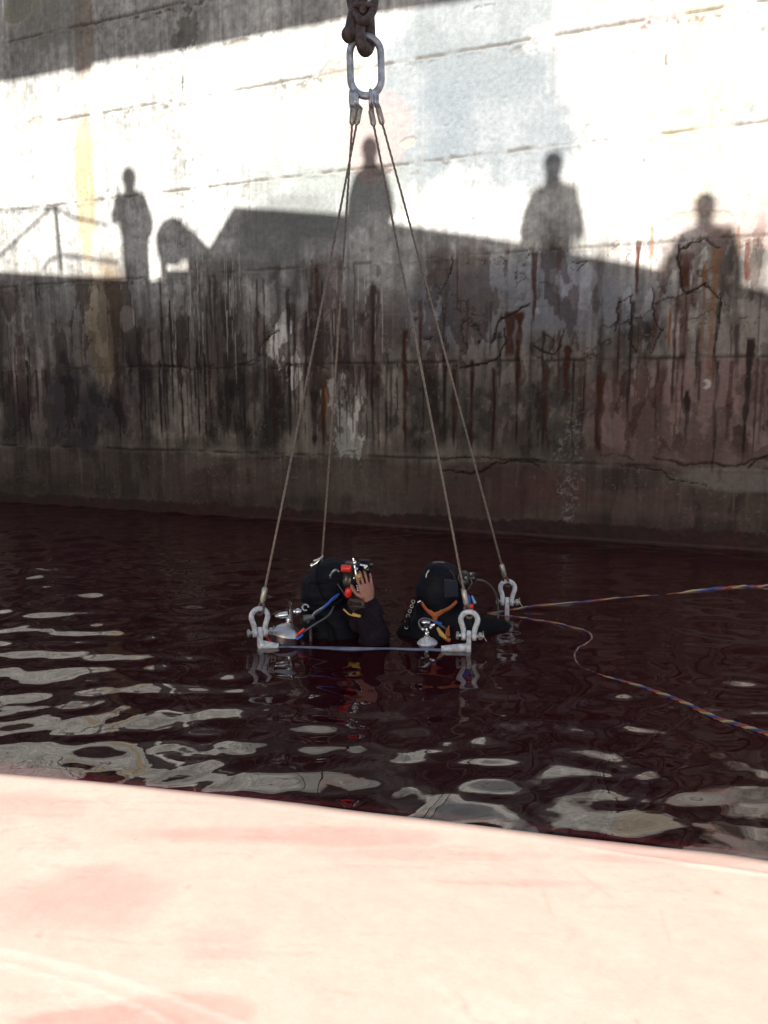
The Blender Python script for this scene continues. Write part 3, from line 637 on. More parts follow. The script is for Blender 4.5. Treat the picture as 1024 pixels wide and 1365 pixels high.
# ================================================================== FIGURES (skin modifier, baked)
def skin_mesh(name, verts, edges, radii, m, parent, root=0, sub=2, smooth=True):
    me = bpy.data.meshes.new(name); me.from_pydata([tuple(v) for v in verts], edges, []); o = bpy.data.objects.new(name, me); col.objects.link(o)
    md = o.modifiers.new('skin', 'SKIN'); md.use_smooth_shade = True
    sv = me.skin_vertices[0].data if len(me.skin_vertices) else None
    if sv is None:
        bm = bmesh.new(); bm.from_mesh(me); bm.verts.layers.skin.verify(); bm.to_mesh(me); bm.free(); sv = me.skin_vertices[0].data
    for i, rr in enumerate(radii):
        sv[i].radius = rr if isinstance(rr, tuple) else (rr, rr); sv[i].use_root = (i == root)
    sb = o.modifiers.new('sub', 'SUBSURF'); sb.levels = sub; sb.render_levels = sub
    bpy.context.view_layer.update(); dg = bpy.context.evaluated_depsgraph_get()
    nm = bpy.data.meshes.new_from_object(o.evaluated_get(dg)); nm.name = name
    bpy.data.objects.remove(o); nm.materials.clear(); nm.materials.append(m); nm.shade_smooth()
    o2 = bpy.data.objects.new(name, nm); col.objects.link(o2)
    if parent: o2.parent = parent; o2.matrix_parent_inverse = parent.matrix_world.inverted()
    return o2
class Sk:
    def __init__(s): s.v = []; s.e = []; s.r = []
    def p(s, v, r, par=None):
        s.v.append(Vector(v)); s.r.append(r); i = len(s.v)-1
        if par is not None: s.e.append((par, i))
        return i
    def chain(s, par, pts):
        for v, r in pts: par = s.p(v, r, par)
        return par
    def make(s, name, m, parent, **k): return skin_mesh(name, s.v, s.e, s.r, m, parent, **k)

def head_mesh(c, fwd, up, sc=1.0):
    """a head with brow, eyes, nose, mouth, chin and ears"""
    fwd = Vector(fwd).normalized(); up = Vector(up).normalized(); rt = fwd.cross(up).normalized(); up = rt.cross(fwd); b = MB()
    Rm = Matrix((rt, fwd, up)).transposed()
    def shp(p):
        q = p.copy()
        if q.z < 0: q.x *= 1-.28*q.z*q.z; q.y = q.y*(1-.05*q.z*q.z)+(.12*-q.z if q.y > 0 else .18*-q.z)
        f = math.exp(-(q.x/.16)**2)
        if q.y > .3: q.y += .16*f*math.exp(-((q.z+.12)/.16)**2)+.04*math.exp(-((q.z-.22)/.1)**2)-.07*math.exp(-((abs(q.x)-.36)/.16)**2-((q.z-.06)/.12)**2)+.05*f*math.exp(-((q.z+.48)/.07)**2)+.05*f*math.exp(-((q.z+.78)/.12)**2)
        return q
    b.ball(c, (.077*sc, .098*sc, .12*sc), 28, 22, Rm, shp)
    for sx in (-1, 1): b.ball(Vector(c)+Rm @ Vector((sx*.079*sc, -.008*sc, -.002)), (.012*sc, .018*sc, .032*sc), 10, 8, Rm)
    return b

# ---- hand with five separate fingers -------------------------------------------------
def hand(parent, wrist, palm_dir, palm_n, thumb_side, m, curl=.25, scale=1.0, sc_sleeve=None):
    d = Vector(palm_dir).normalized(); nn = Vector(palm_n); nn = (nn-d*nn.dot(d)).normalized(); sd = d.cross(nn).normalized()*thumb_side
    k = scale; S = Sk()
    b = MB(); 
    # palm as a shaped slab, fingers as tapering bent tubes rooted inside it (joined in one mesh)
    prof = [(-.02, .024, .018), (.0, .027, .018), (.025, .035, .0175), (.05, .041, .0165), (.075, .042, .0145), (.09, .038, .011)]
    pts = [Vector(wrist)+d*h*k for h, _, _ in prof]
    b.tube(pts, [(t*k, w*k) for _, w, t in prof], 18, flat=nn)
    fl = [(.031, .066, .0090, .10), (.010, .076, .0094, .02), (-.012, .070, .0090, -.04), (-.032, .054, .0082, -.16)]
    for off, ln, r0, spread in fl:
        p = Vector(wrist)+d*.076*k+sd*off*k; dd = (d+sd*spread).normalized(); cur = curl*(1+.3*(off < 0)); seg = [ln*.12, ln*.40, ln*.30, ln*.24]; out = [p]; rs = [r0*k*1.05]
        ang = 0
        for j, sg in enumerate(seg):
            if j: ang += cur*(.7 if j == 1 else 1)
            dv = (dd*math.cos(ang)-nn*math.sin(ang)); mid = out[-1]+dv*sg*k*.5; out += [mid, out[-1]+dv*sg*k]; rs += [r0*k*(.94-.07*j), r0*k*(1.0-.08*j)]
        out.append(out[-1]+dv*.006*k); rs.append(r0*k*.45)
        b.tube(out, rs, 10)
    p = Vector(wrist)+d*.022*k+sd*.024*k; t1 = p+(sd*.8+d*.62-nn*.25)*.036*k; t2 = t1+(sd*.42+d*.9-nn*.3)*.030*k; t3 = t2+(sd*.15+d*1.0-nn*.35)*.024*k
    b.tube([p, (p+t1)/2, t1, (t1+t2)/2, t2, (t2+t3)/2, t3, t3+(t3-t2)*.25], [.0145*k, .0135*k, .0118*k, .0108*k, .0112*k, .0102*k, .0088*k, .004*k], 10)
    return b

# ---- standing people on the ship's deck (they throw the shadows) ----------------------
def person(px, ytop, perp, height, label, lean=0.0, face=1, hat=False, pose='relaxed', wide=1.0, turn=0.0):
    s0, zt = W(px, ytop); z_top = zt+perp*TE; z0 = z_top-height; k = height/1.75
    root = empty('person', WP(s0, z0, perp), label, 'person', 'people on the ship deck')
    ct, st = math.cos(turn), math.sin(turn)
    def L(x, y, z):  # x along the wall, y towards the wall
        x2 = x*ct-y*st; y2 = x*st+y*ct
        return WP(s0+x2*k+lean*(z-1.6)*k, z0+z*k, perp-y2*k)
    S = Sk(); w = wide
    pel = S.p(L(0, 0, .93), (.20*w, .14), None); sp = S.p(L(0, .01, 1.12), (.19*w, .13), pel); ch = S.p(L(0, 0, 1.32), (.175*w, .13), sp)
    nb = S.p(L(0, 0, 1.45), (.115, .09), ch); nk = S.p(L(0, .01, 1.53), .074, nb); hd = S.p(L(0, .02, 1.62), (.072, .08), nk); S.p(L(0, .025, 1.68), (.066, .074), hd)
    for sx in (-1, 1):
        S.chain(pel, [(L(sx*.09, 0, .86), .115), (L(sx*.095, .01, .5), .085), (L(sx*.115, -.01, .30), .056), (L(sx*.12, -.02, .09), .038), (L(sx*.125, .10, .04), .035), (L(sx*.13, .17, .03), .025)])
        if pose == 'camera' or (pose == 'one' and sx < 0):
            arm = [(L(sx*.19, 0, 1.42), .062), (L(sx*.25, .12, 1.18), .048), (L(sx*.16, .30, 1.42), .036), (L(sx*.10, .34, 1.50), .027)]
        elif pose == 'side' and sx < 0:
            arm = [(L(-.19, 0, 1.42), .062), (L(-.27, .03, 1.17), .048), (L(-.23, .08, 1.34), .042), (L(-.18, .11, 1.43), .03)]
        else: arm = [(L(sx*.16*w, 0, 1.385), .068), (L(sx*.235*w, .0, 1.12), .060), (L(sx*.255*w, .08, .92), .046), (L(sx*.24*w, .13, .86), .027)]
        e = S.chain(ch, arm)
    body = S.make('body', M['skin'], root, root=pel)
    # clothing follows the same skeleton, a little larger, leaving head and hands free
    S2 = Sk(); S2.v = S.v[:]; S2.e = S.e[:]
    S2.r = [((r[0]+.035, r[1]+.03) if isinstance(r, tuple) else r+.02) for r in S.r]
    keep = [i for i in range(len(S.v)) if i not in (nk, hd, hd+1) and not (len(S.e) and False)]
    rm = {nk, hd, hd+1}
    armends = [i for i in range(len(S.v)) if i > pel and S.r[i] in (.027, .03)]
    rm |= set(armends); idx = {}; v = []; rr = []
    for i in range(len(S.v)):
        if i not in rm: idx[i] = len(v); v.append(S.v[i]); rr.append(S2.r[i])
    skin_mesh('clothes', v, [(idx[a], idx[b]) for a, b in S.e if a in idx and b in idx], rr, M['cloth1'], root, root=idx[pel])
    fw = (WN*-1*ct - WD*st*-1); fw = (L(0, 1, 0)-L(0, 0, 0)).normalized()
    head_mesh(L(0, .025, 1.64), fw, (0, 0, 1), k*1.02).build('face', M['skin'], root)
    hb = MB(); hb.ball(L(0, .005, 1.665), (.100*k, .112*k, .115*k), 18, 10)
    if hat: hb.tube([L(-.02, .06, 1.70), L(-.02, .19, 1.685)], [(.012, .09), (.008, .06)], 12, flat=(0, 0, 1))
    hb.build('cap' if hat else 'hair', M['black'], root)
    for sx in (-1, 1):
        i = armends[0 if sx < 0 else -1] if armends else None
        if i is None: continue
        prev = [a for a, b in S.e if b == i][0]; dd = (S.v[i]-S.v[prev]).normalized()
        hand(None, S.v[i]-dd*.01, dd, fw.cross(dd) if abs(fw.dot(dd)) < .9 else Vector((0, 0, 1)), sx, None, .5).build('hand', M['skin'], root)
    return z0
person(172, 227, 10.6, 1.76, 'person whose shadow stands at the far left of the wall, hand raised to the face', hat=False, pose='side', turn=.25, wide=1.0, lean=-.06)
person(493, 187, 10.6, 1.76, 'person whose shadow stands behind the wires at the centre of the wall', pose='relaxed', wide=.85, lean=0)
person(738, 207, 11.35, 1.74, 'person whose upright shadow stands third along the sunlit wall', wide=1.05)
person(941, 261, 12.3, 1.74, 'person whose slumped shadow stands farthest right, above the rust stains', wide=1.2, pose='relaxed')

# ================================================================== UNSEEN SHIP SIDE ADDED BEHIND THE CAMERA (shaped to cast the long shadows)
def ship():
    PP = 10.2
    r = empty('shadow_caster_ship', WP(5, 2.5, PP+1), 'unseen grey ship side added behind the viewer to throw the long shadow', 'ship')
    def up(px, py, perp=PP):
        s0, z0 = W(px, py); return (s0, z0+perp*TE)
    top = [up(-900, 345), up(0, 362), up(160, 371), up(205, 374), up(276, 362), up(276, 335), up(312, 275), up(450, 285), up(530, 298), up(690, 322), up(890, 361), up(960, 372), up(1024, 388), up(1500, 470)]
    zb = lambda s_: 2.325+.096*(min(max(s_, 6.5), 11)-7.71)  # lower edge of the added screen, cut to leave the boat sunlit
    def pr(poly, p0, p1, b): b.prism([WP(s_, z_, p0) for s_, z_ in poly], [WP(s_, z_, p1) for s_, z_ in poly])
    top2 = []
    for a, c in zip(top[:-1], top[1:]):
        nn_ = max(1, int(abs(c[0]-a[0])/.7)); top2 += [(a[0]+(c[0]-a[0])*i/nn_, a[1]+(c[1]-a[1])*i/nn_) for i in range(nn_)]
    top = top2+[top[-1]]
    b = MB()
    for a, c in zip(top[:-1], top[1:]):
        if abs(a[0]-c[0]) < 1e-4: continue
        pr([(a[0], zb(a[0])), (c[0], zb(c[0])), (c[0], c[1]), (a[0], a[1])], PP, PP+.12, b)
    b.build('shadow_screen', M['ship'], r, smooth=False)
    b = MB(); pr([(-14, 7.72), (24, 7.72), (24, 7.84), (-14, 7.84)], PP+.13, PP+4, b); b.build('deck', M['ship'], r, smooth=False)
    # added unseen slab, its edge shaped to make the top shadow
    ed = [up(0, 104), up(76, 91), up(97, 86), up(100, 92), up(121, 87), up(124, 79), up(140, 76), up(222, 64), up(300, 50), up(480, 15), up(590, -1)]
    sl = (ed[-1][1]-ed[0][1])/(ed[-1][0]-ed[0][0]); ed = [(-14, ed[0][1]-sl*(ed[0][0]+14))]+ed+[(24, ed[-1][1]+sl*(24-ed[-1][0]))]
    b = MB()
    for a, c in zip(ed[:-1], ed[1:]): pr([(a[0], a[1]), (c[0], c[1]), (c[0], a[1]+3.4), (a[0], a[1]+3.4)], PP, PP+.1, b)
    b.build('upper_shadow_screen', M['ship'], r, smooth=False)
    # posts carrying the upper slab, outside the lit part
    for s_ in (-9, 20):
        b = MB(); pr([(s_, 7.84), (s_+.3, 7.84), (s_+.3, 10.9), (s_, 10.9)], PP+.2, PP+.4, b)
        b.build('post', M['ship'], r, smooth=False)
    # guard rails at the left
    def q(px, py): s_, z_ = up(px, py); return WP(s_, z_, PP-.03)
    for pts, rr in [([(74, 276), (82, 364)], .034), ([(-130, 460), (-40, 380), (65, 282), (74, 277)], .024), ([(74, 278), (100, 292), (145, 302)], .02), ([(58, 362), (64, 350), (82, 342), (110, 345), (158, 352)], .022), ([(-100, 300), (0, 283), (74, 277)], .014)]:
        MB().tube([q(*p) for p in pts], rr, 8).build('rail', M['ship'], r)
    # hose reel on deck
    rl = empty('hose_reel', WP(up(228, 372)[0], 7.84, PP+.05), 'round hose reel on the ship deck, seen as the disc-shaped shadow', 'reel')
    def q2(px, py, p): s_, z_ = W(px, py); return WP(s_, z_+PP*TE, p)
    c0 = q2(230, 321, PP-.02); c1 = q2(230, 321, PP+.05); b = MB(); rad = .262
    ringp = [(rad*.92*math.cos(2*math.pi*i/40), rad*math.sin(2*math.pi*i/40)) for i in range(40)]
    b.prism([c0+WD*x+Vector((0, 0, y)) for x, y in ringp], [c1+WD*x+Vector((0, 0, y)) for x, y in ringp]); b.build('drum', M['ship'], rl, smooth=False)
    b = MB()
    for poly in [[(212, 335), (223, 335), (223, 375), (216, 375)], [(250, 330), (285, 330), (285, 376), (250, 376)], [(245, 300), (262, 312), (279, 332), (279, 345), (245, 345)], [(220, 361), (252, 361), (252, 376), (220, 376)], [(222, 330), (252, 330), (252, 345), (222, 345)]]:
        b.prism([q2(x, y, PP-.02) for x, y in poly], [q2(x, y, PP+.04) for x, y in poly])
    b.build('stand', M['ship'], rl, smooth=False)
ship()

# ================================================================== DIVERS
def hoses(parent, pts, r, m, name='hose', n=8):
    return MB().tube(spline(pts, 8), r, n).build(name, m, parent)
def hood_mesh(rings, n=40, wr=.004, seed=0):
    '''closed, wrinkled neoprene surface lofted through rings of (centre, rx, ry)'''
    cs = spline([Vector(c) for c, _, _ in rings], 6); k = len(cs)
    rx = spline([Vector((a, b, 0)) for _, a, b in rings], 6); vs = []
    for i in range(k):
        for j in range(n):
            a = 2*math.pi*j/n; d = Vector((math.cos(a), math.sin(a), 0))
            q = Vector((d.x*rx[i].x, d.y*rx[i].y, 0)); p = cs[i]+q
            f = mnoise.noise(Vector((p.x*9+seed, p.y*9, p.z*26)))*1.0+mnoise.noise(Vector((p.x*24+seed, p.y*24, p.z*50)))*.45
            vs.append(p+d*wr*f*min(1, rx[i].x/.05)+Vector((0, 0, wr*.5*f)))
    fs = [(i*n+j, i*n+(j+1) % n, (i+1)*n+(j+1) % n, (i+1)*n+j) for i in range(k-1) for j in range(n)]
    fs.append(tuple(reversed(range(n)))); fs.append(tuple((k-1)*n+j for j in range(n)))
    b = MB(); b.add(vs, fs); return b
def crumple(o, amp, seed=0):
    for v in o.data.vertices:
        p = v.co; f = mnoise.noise(Vector((p.x*11+seed, p.y*11, p.z*24)))+.5*mnoise.noise(Vector((p.x*28, p.y*28+seed, p.z*45))); v.co = p+v.normal*amp*f
    return o
def diver_left():
    D = 4.95
    r = empty('person', (P(450, 860, D).x, D, 0), 'diver on the left in black hood and mask, bare hand raised to the mask', 'person')
    hd = P(441, 782, D)
    chest = P(448, 858, D)+Vector((0, 0, -.06))
    # one continuous body: pelvis, torso, neck, head, arms, legs
    def body(extra, name, m, skip_head=False, skip_hand=False):
        S = Sk(); pel = S.p(chest+Vector((.0, .02, -.55)), (.15+extra, .12+extra)); sp = S.p(chest+Vector((0, .02, -.25)), (.15+extra, .12+extra), pel)
        ch = S.p(chest+Vector((0, 0, -.02)), (.155+extra, .125+extra), sp); nb = S.p(P(446, 826, D), (.10+extra, .09+extra), ch)
        if not skip_head: S.chain(nb, [(P(444, 808, D), .06), (P(442, 788, D), .08), (P(442, 772, D), .075)])
        for sx in (-1, 1): S.chain(pel, [(chest+Vector((sx*.1, .02, -.65)), .09+extra), (chest+Vector((sx*.11, .05, -1.0)), .06+extra), (chest+Vector((sx*.11, 0, -1.33)), .04+extra)])
        # near (right) arm: shoulder, elbow at the waterline, wrist up at the mask
        arm = [(P(486, 826, D-.05), .065+extra), (P(501, 846, D-.16), .055+extra), (P(504, 856, D-.24), .050+extra), (P(501, 832, D-.22), .046+extra), (P(495, 806, D-.19), .036+extra)]
        if not skip_hand: arm.append((P(490, 795, D-.18), .026))
        S.chain(ch, arm)
        S.chain(ch, [(P(408, 842, D+.02), .06+extra), (P(396, 872, D+.0), .05+extra), (P(412, 900, D-.1), .038+extra)])
        return S.make(name, m, r, root=pel)
    body(-.012, 'body', M['skin']); crumple(body(.016, 'drysuit', M['sleeve'], True, True), .007)
    # neoprene hood: deep crown flowing into the neck and the shoulders of the suit
    hood_mesh([(P(448, 880, D), .20, .15), (P(449, 856, D), .235, .165), (P(446, 836, D), .205, .16), (P(440, 820, D), .155, .15), (P(434, 806, D), .138, .14), (P(434, 794, D), .148, .148), (P(437, 779, D), .155, .155), (P(441, 764, D), .135, .14), (P(444, 752, D), .098, .11), (P(446, 746, D), .055, .06), (P(446, 743.5, D), .008, .01)], wr=.009, seed=3).build('hood', M['hood'], r)
    q = MB(); q.tube(spline([P(404, 800, D-.06), P(418, 806, D-.13), P(436, 808, D-.165), P(452, 802, D-.15), P(462, 792, D-.1)], 6), [(.010, .016)]*25, 10); q.build('neck_seam', M['neo'], r)
    q = MB(); q.tube(spline([P(428, 746, D-.06), P(422, 762, D-.145), P(424, 782, D-.165), P(432, 800, D-.16)], 6), .005, 8); q.tube(spline([P(412, 778, D-.1), P(430, 776, D-.165), P(455, 770, D-.15)], 6), [(.012, .004)]*13, 8); q.build('head_strap', M['neo'], r)
    q = MB(); q.tube(spline([P(424, 822, D-.15), P(440, 842, D-.19), P(444, 866, D-.18)], 6), [(.02, .006)]*13, 8, flat=(1, 0, 0)); q.build('harness_strap', M['neo'], r)
    q = MB(); q.tube([P(414, 838, D-.2), P(414.5, 856, D-.2)], [.009, .008], 8); q.build('rust_strap', M['rust'], r)
    q = MB(); q.tube(spline([P(470, 835, D-.12), P(486, 828, D-.13), P(500, 846, D-.2), P(490, 872, D-.15)], 6), [.05, .055, .06, .07, .075, .075, .08, .08, .08, .085, .085, .085, .09, .09, .09, .09, .09, .09, .09], 16); crumple(q.build('sleeve', M['sleeve'], r), .006)
    # folds of the hood / strap ring
    for a, b_, c_ in [((418, 748), (426, 745), (431, 741)), ((440, 768), (446, 760), (452, 762))]:
        hoses(r, [P(*a, D-.13), P(*b_, D-.13), P(*c_, D-.12)], .006, M['zinc'], 'hood_clip')
    hb = MB(); hb.ball(P(416, 754, D-.12), (.012, .01, .015)); hb.tube([P(415, 755, D-.12), P(423, 750, D-.13), P(429, 743, D-.12)], [.007, .010, .004], 8); hb.build('hood_light', M['chrome'], r)
    # band mask on the face side (right)
    k = empty('mask_dummy', (0, 0, 0)); bpy.data.objects.remove(k)
    mk = MB(); mk.ball(P(465, 772, D-.02), (.085, .11, .115), 24, 16); mk.lathe(P(466, 772, D-.02), (1, -.25, -.05), [(.10, .0), (.112, .02), (.112, .04), (.09, .055), (.07, .075), (.068, .10), (.05, .11)], 26)
    mask = mk.build('diving_mask', M['black'], r)
    MB().lathe(P(480, 762, D-.06), (1, -.4, .02), [(.062, 0), (.062, .012), (.055, .016)], 24).build('faceplate', M['glass'], mask)
    q = MB(); q.lathe(P(455.0, 757.5, D-.15), (1, -.1, -.02), [(.018, 0), (.0215, .003), (.0225, .02), (.0215, .04), (.0225, .056), (.017, .06)], 18)
    q.build('red_canister', M['red'], mask)
    q = MB(); q.lathe(P(464, 795, D-.16), (.1, -.3, 1), [(.014, 0), (.021, .006), (.023, .026), (.020, .046), (.012, .056)], 16); q.build('red_regulator', M['red'], mask)
    q = MB(); q.ball(P(473, 750.5, D-.15), (.013, .012, .016), 12, 8); q.ball(P(474.5, 758.5, D-.16), (.014, .012, .009), 12, 8); q.tube([P(471, 744, D-.14), P(475, 768, D-.16)], .006, 8)
    q.tube([P(480, 753, D-.1), P(490, 755, D-.1)], .009, 8); q.ball(P(487, 757, D-.12), .010, 10, 6); q.ball(P(472, 771, D-.17), (.006, .006, .011), 8, 6); q.build('valve', M['chrome'], mask)
    q = MB(); q.lathe(P(486, 760, D-.1), (1, -.1, .2), [(.016, 0), (.020, .004), (.020, .03), (.014, .034)], 12); q.tube([P(478, 747, D-.08), P(492, 748, D-.06)], .010, 8); q.tube([P(492, 754, D-.1), P(496, 753, D-.08)], .012, 8); q.build('light_bracket', M['black'], mask)
    q = MB(); q.ball(P(478, 768, D-.16), (.021, .02, .015), 14, 10); q.lathe(P(478, 770, D-.15), (.3, -1, 0), [(.017, -.01), (.019, .012), (.012, .018)], 14); q.build('orange_knob', M['yellow'], mask)
    q = MB(); 
    for a in (0, 1, 2): q.ball(P(476+a*.7, 781+a*3, D-.19), .006, 8, 6)
    q.build('buckle', M['chrome'], mask)
    hoses(mask, [P(440, 772, D-.14), P(443, 764, D-.15), P(451, 759, D-.15)], .005, M['hose'], 'whisker_hose')
    hoses(mask, [P(450, 778, D-.14), P(458, 790, D-.15), P(463, 797, D-.16)], .006, M['black'], 'whisker_hose')
    # raised hand, back of the hand to the viewer
    q = MB(); q.tube([P(503, 822, D-.21), P(499, 812, D-.2), P(495, 804, D-.19), P(493, 799.5, D-.19)], [.050, .045, .040, .037], 16); q.build('cuff', M['sleeve'], r)
    wr = P(492, 800, D-.19); dd = (P(485, 770, D-.17)-wr).normalized()
    hand(r, wr, dd, Vector((.25, -1, .15)), -1, M['skin'], .15, 1.12).build('hand', M['skin'], r)
    # hoses running down the back
    hoses(r, [P(452, 792, D-.16), P(444, 797, D-.2), P(436, 806, D-.22), P(424, 816, D-.22), P(413, 824, D-.2)], .0068, M['blue'])
    hoses(r, [P(450, 795, D-.16), P(440, 803, D-.2), P(430, 812, D-.22), P(420, 818, D-.23), P(410, 830, D-.22)], .0055, M['hose'])
    hoses(r, [P(445, 797, D-.18), P(432, 808, D-.22), P(420, 816, D-.24), P(415, 824, D-.24)], .0042, M['ferrule'])
    hoses(r, [P(446, 806, D-.14), P(438, 820, D-.2), P(420, 832, D-.24), P(408, 840, D-.24), P(400, 846, D-.22)], .0055, M['hose'])
    hoses(r, [P(406, 838, D-.24), P(398, 845, D-.24), P(390, 851, D-.24), P(376, 856, D-.24)], .0085, M['red'])
    hoses(r, [P(404, 846, D-.25), P(396, 852, D-.25), P(384, 856, D-.25)], .0075, M['blue'])
    hoses(r, [P(367, 855, D-.26), P(374, 857, D-.26), P(384, 853, D-.26), P(394, 850, D-.25)], .0060, M['orange'])
    hoses(r, [P(458, 812, D-.15), P(466, 819, D-.17), P(474, 821, D-.19), P(481, 822, D-.19)], [.005]*24+[.005], M['yellow'], 'chest_cord')
    hoses(r, [P(470, 818.5, D-.18), P(481, 822, D-.19)], .009, M['yellow'], 'chest_clip')
    hoses(r, [P(360, 838, D-.25), P(356, 850, D-.24), P(366, 858, D-.24)], .008, M['red'])
    # bail-out cylinder: silver shoulder, maroon barrel, valve on top
    c = P(382, 846, D-.2); ax = Vector((.18, .1, 1)).normalized()
    tk = empty('diving_cylinder', c-ax*.45, 'silver-topped bail-out cylinder on the left diver\'s back, beside the leftmost shackle', 'gas cylinder')
    MB().lathe(c-ax*.45, ax, [(.06, 0), (.085, .02), (.088, .05), (.088, .44), (.086, .447)], 28).build('barrel', M['tankred'], tk)
    MB().lathe(c-ax*.0035, ax, [(.087, 0), (.082, .022), (.068, .046), (.045, .062), (.022, .069), (.020, .075)], 28).build('shoulder', M['tank'], tk)
    t = c+ax*.07; v = MB(); v.lathe(t, ax, [(.016, 0), (.018, .005), (.018, .03), (.012, .034), (.012, .05)], 12); v.ball(t+ax*.02, .020, 12, 8)
    v.lathe(t+ax*.055+Vector((-.012, -.01, 0)), (-1, -.1, -.12), [(.018, 0), (.020, .01), (.018, .045), (.010, .062), (.008, .075)], 14)
    v.ball(t+ax*.075+Vector((.048, -.02, 0)), (.024, .022, .020), 14, 10); v.lathe(t+ax*.075+Vector((.02, -.02, 0)), (1, -.2, .0), [(.012, 0), (.012, .03)], 10)
    v.ball(t+ax*.11+Vector((-.005, -.01, .01)), .010, 10, 6); v.tube([t+ax*.05, t+ax*.12+Vector((-.006, -.01, .01))], .006, 8)
    v.build('valve', M['chrome'], tk)
    q = MB(); q.tube(arc(t+ax*.10+Vector((.085, -.02, .0)), (1, 0, 0), (0, 0, 1), .018, 0, 300, 14), .005, 8); q.build('d_ring', M['zinc'], tk)
    hoses(tk, [t+ax*.12+Vector((-.012, -.02, .02)), t+ax*.08+Vector((.008, -.04, 0)), t+ax*.02+Vector((.03, -.05, -.02)), t+Vector((.07, -.04, -.05))], .0065, M['tankred'])
    q = MB(); q.tube([t+ax*.03+Vector((.09, -.04, .01)), t+ax*.03+Vector((.15, -.04, .02))], [(.020), (.016)], 12); q.build('regulator', M['hose'], tk)
    MB().lathe(c-ax*.06, ax, [(.090, 0), (.0915, .004), (.0915, .024), (.090, .028)], 28).build('band', M['black'], tk)
diver_left()

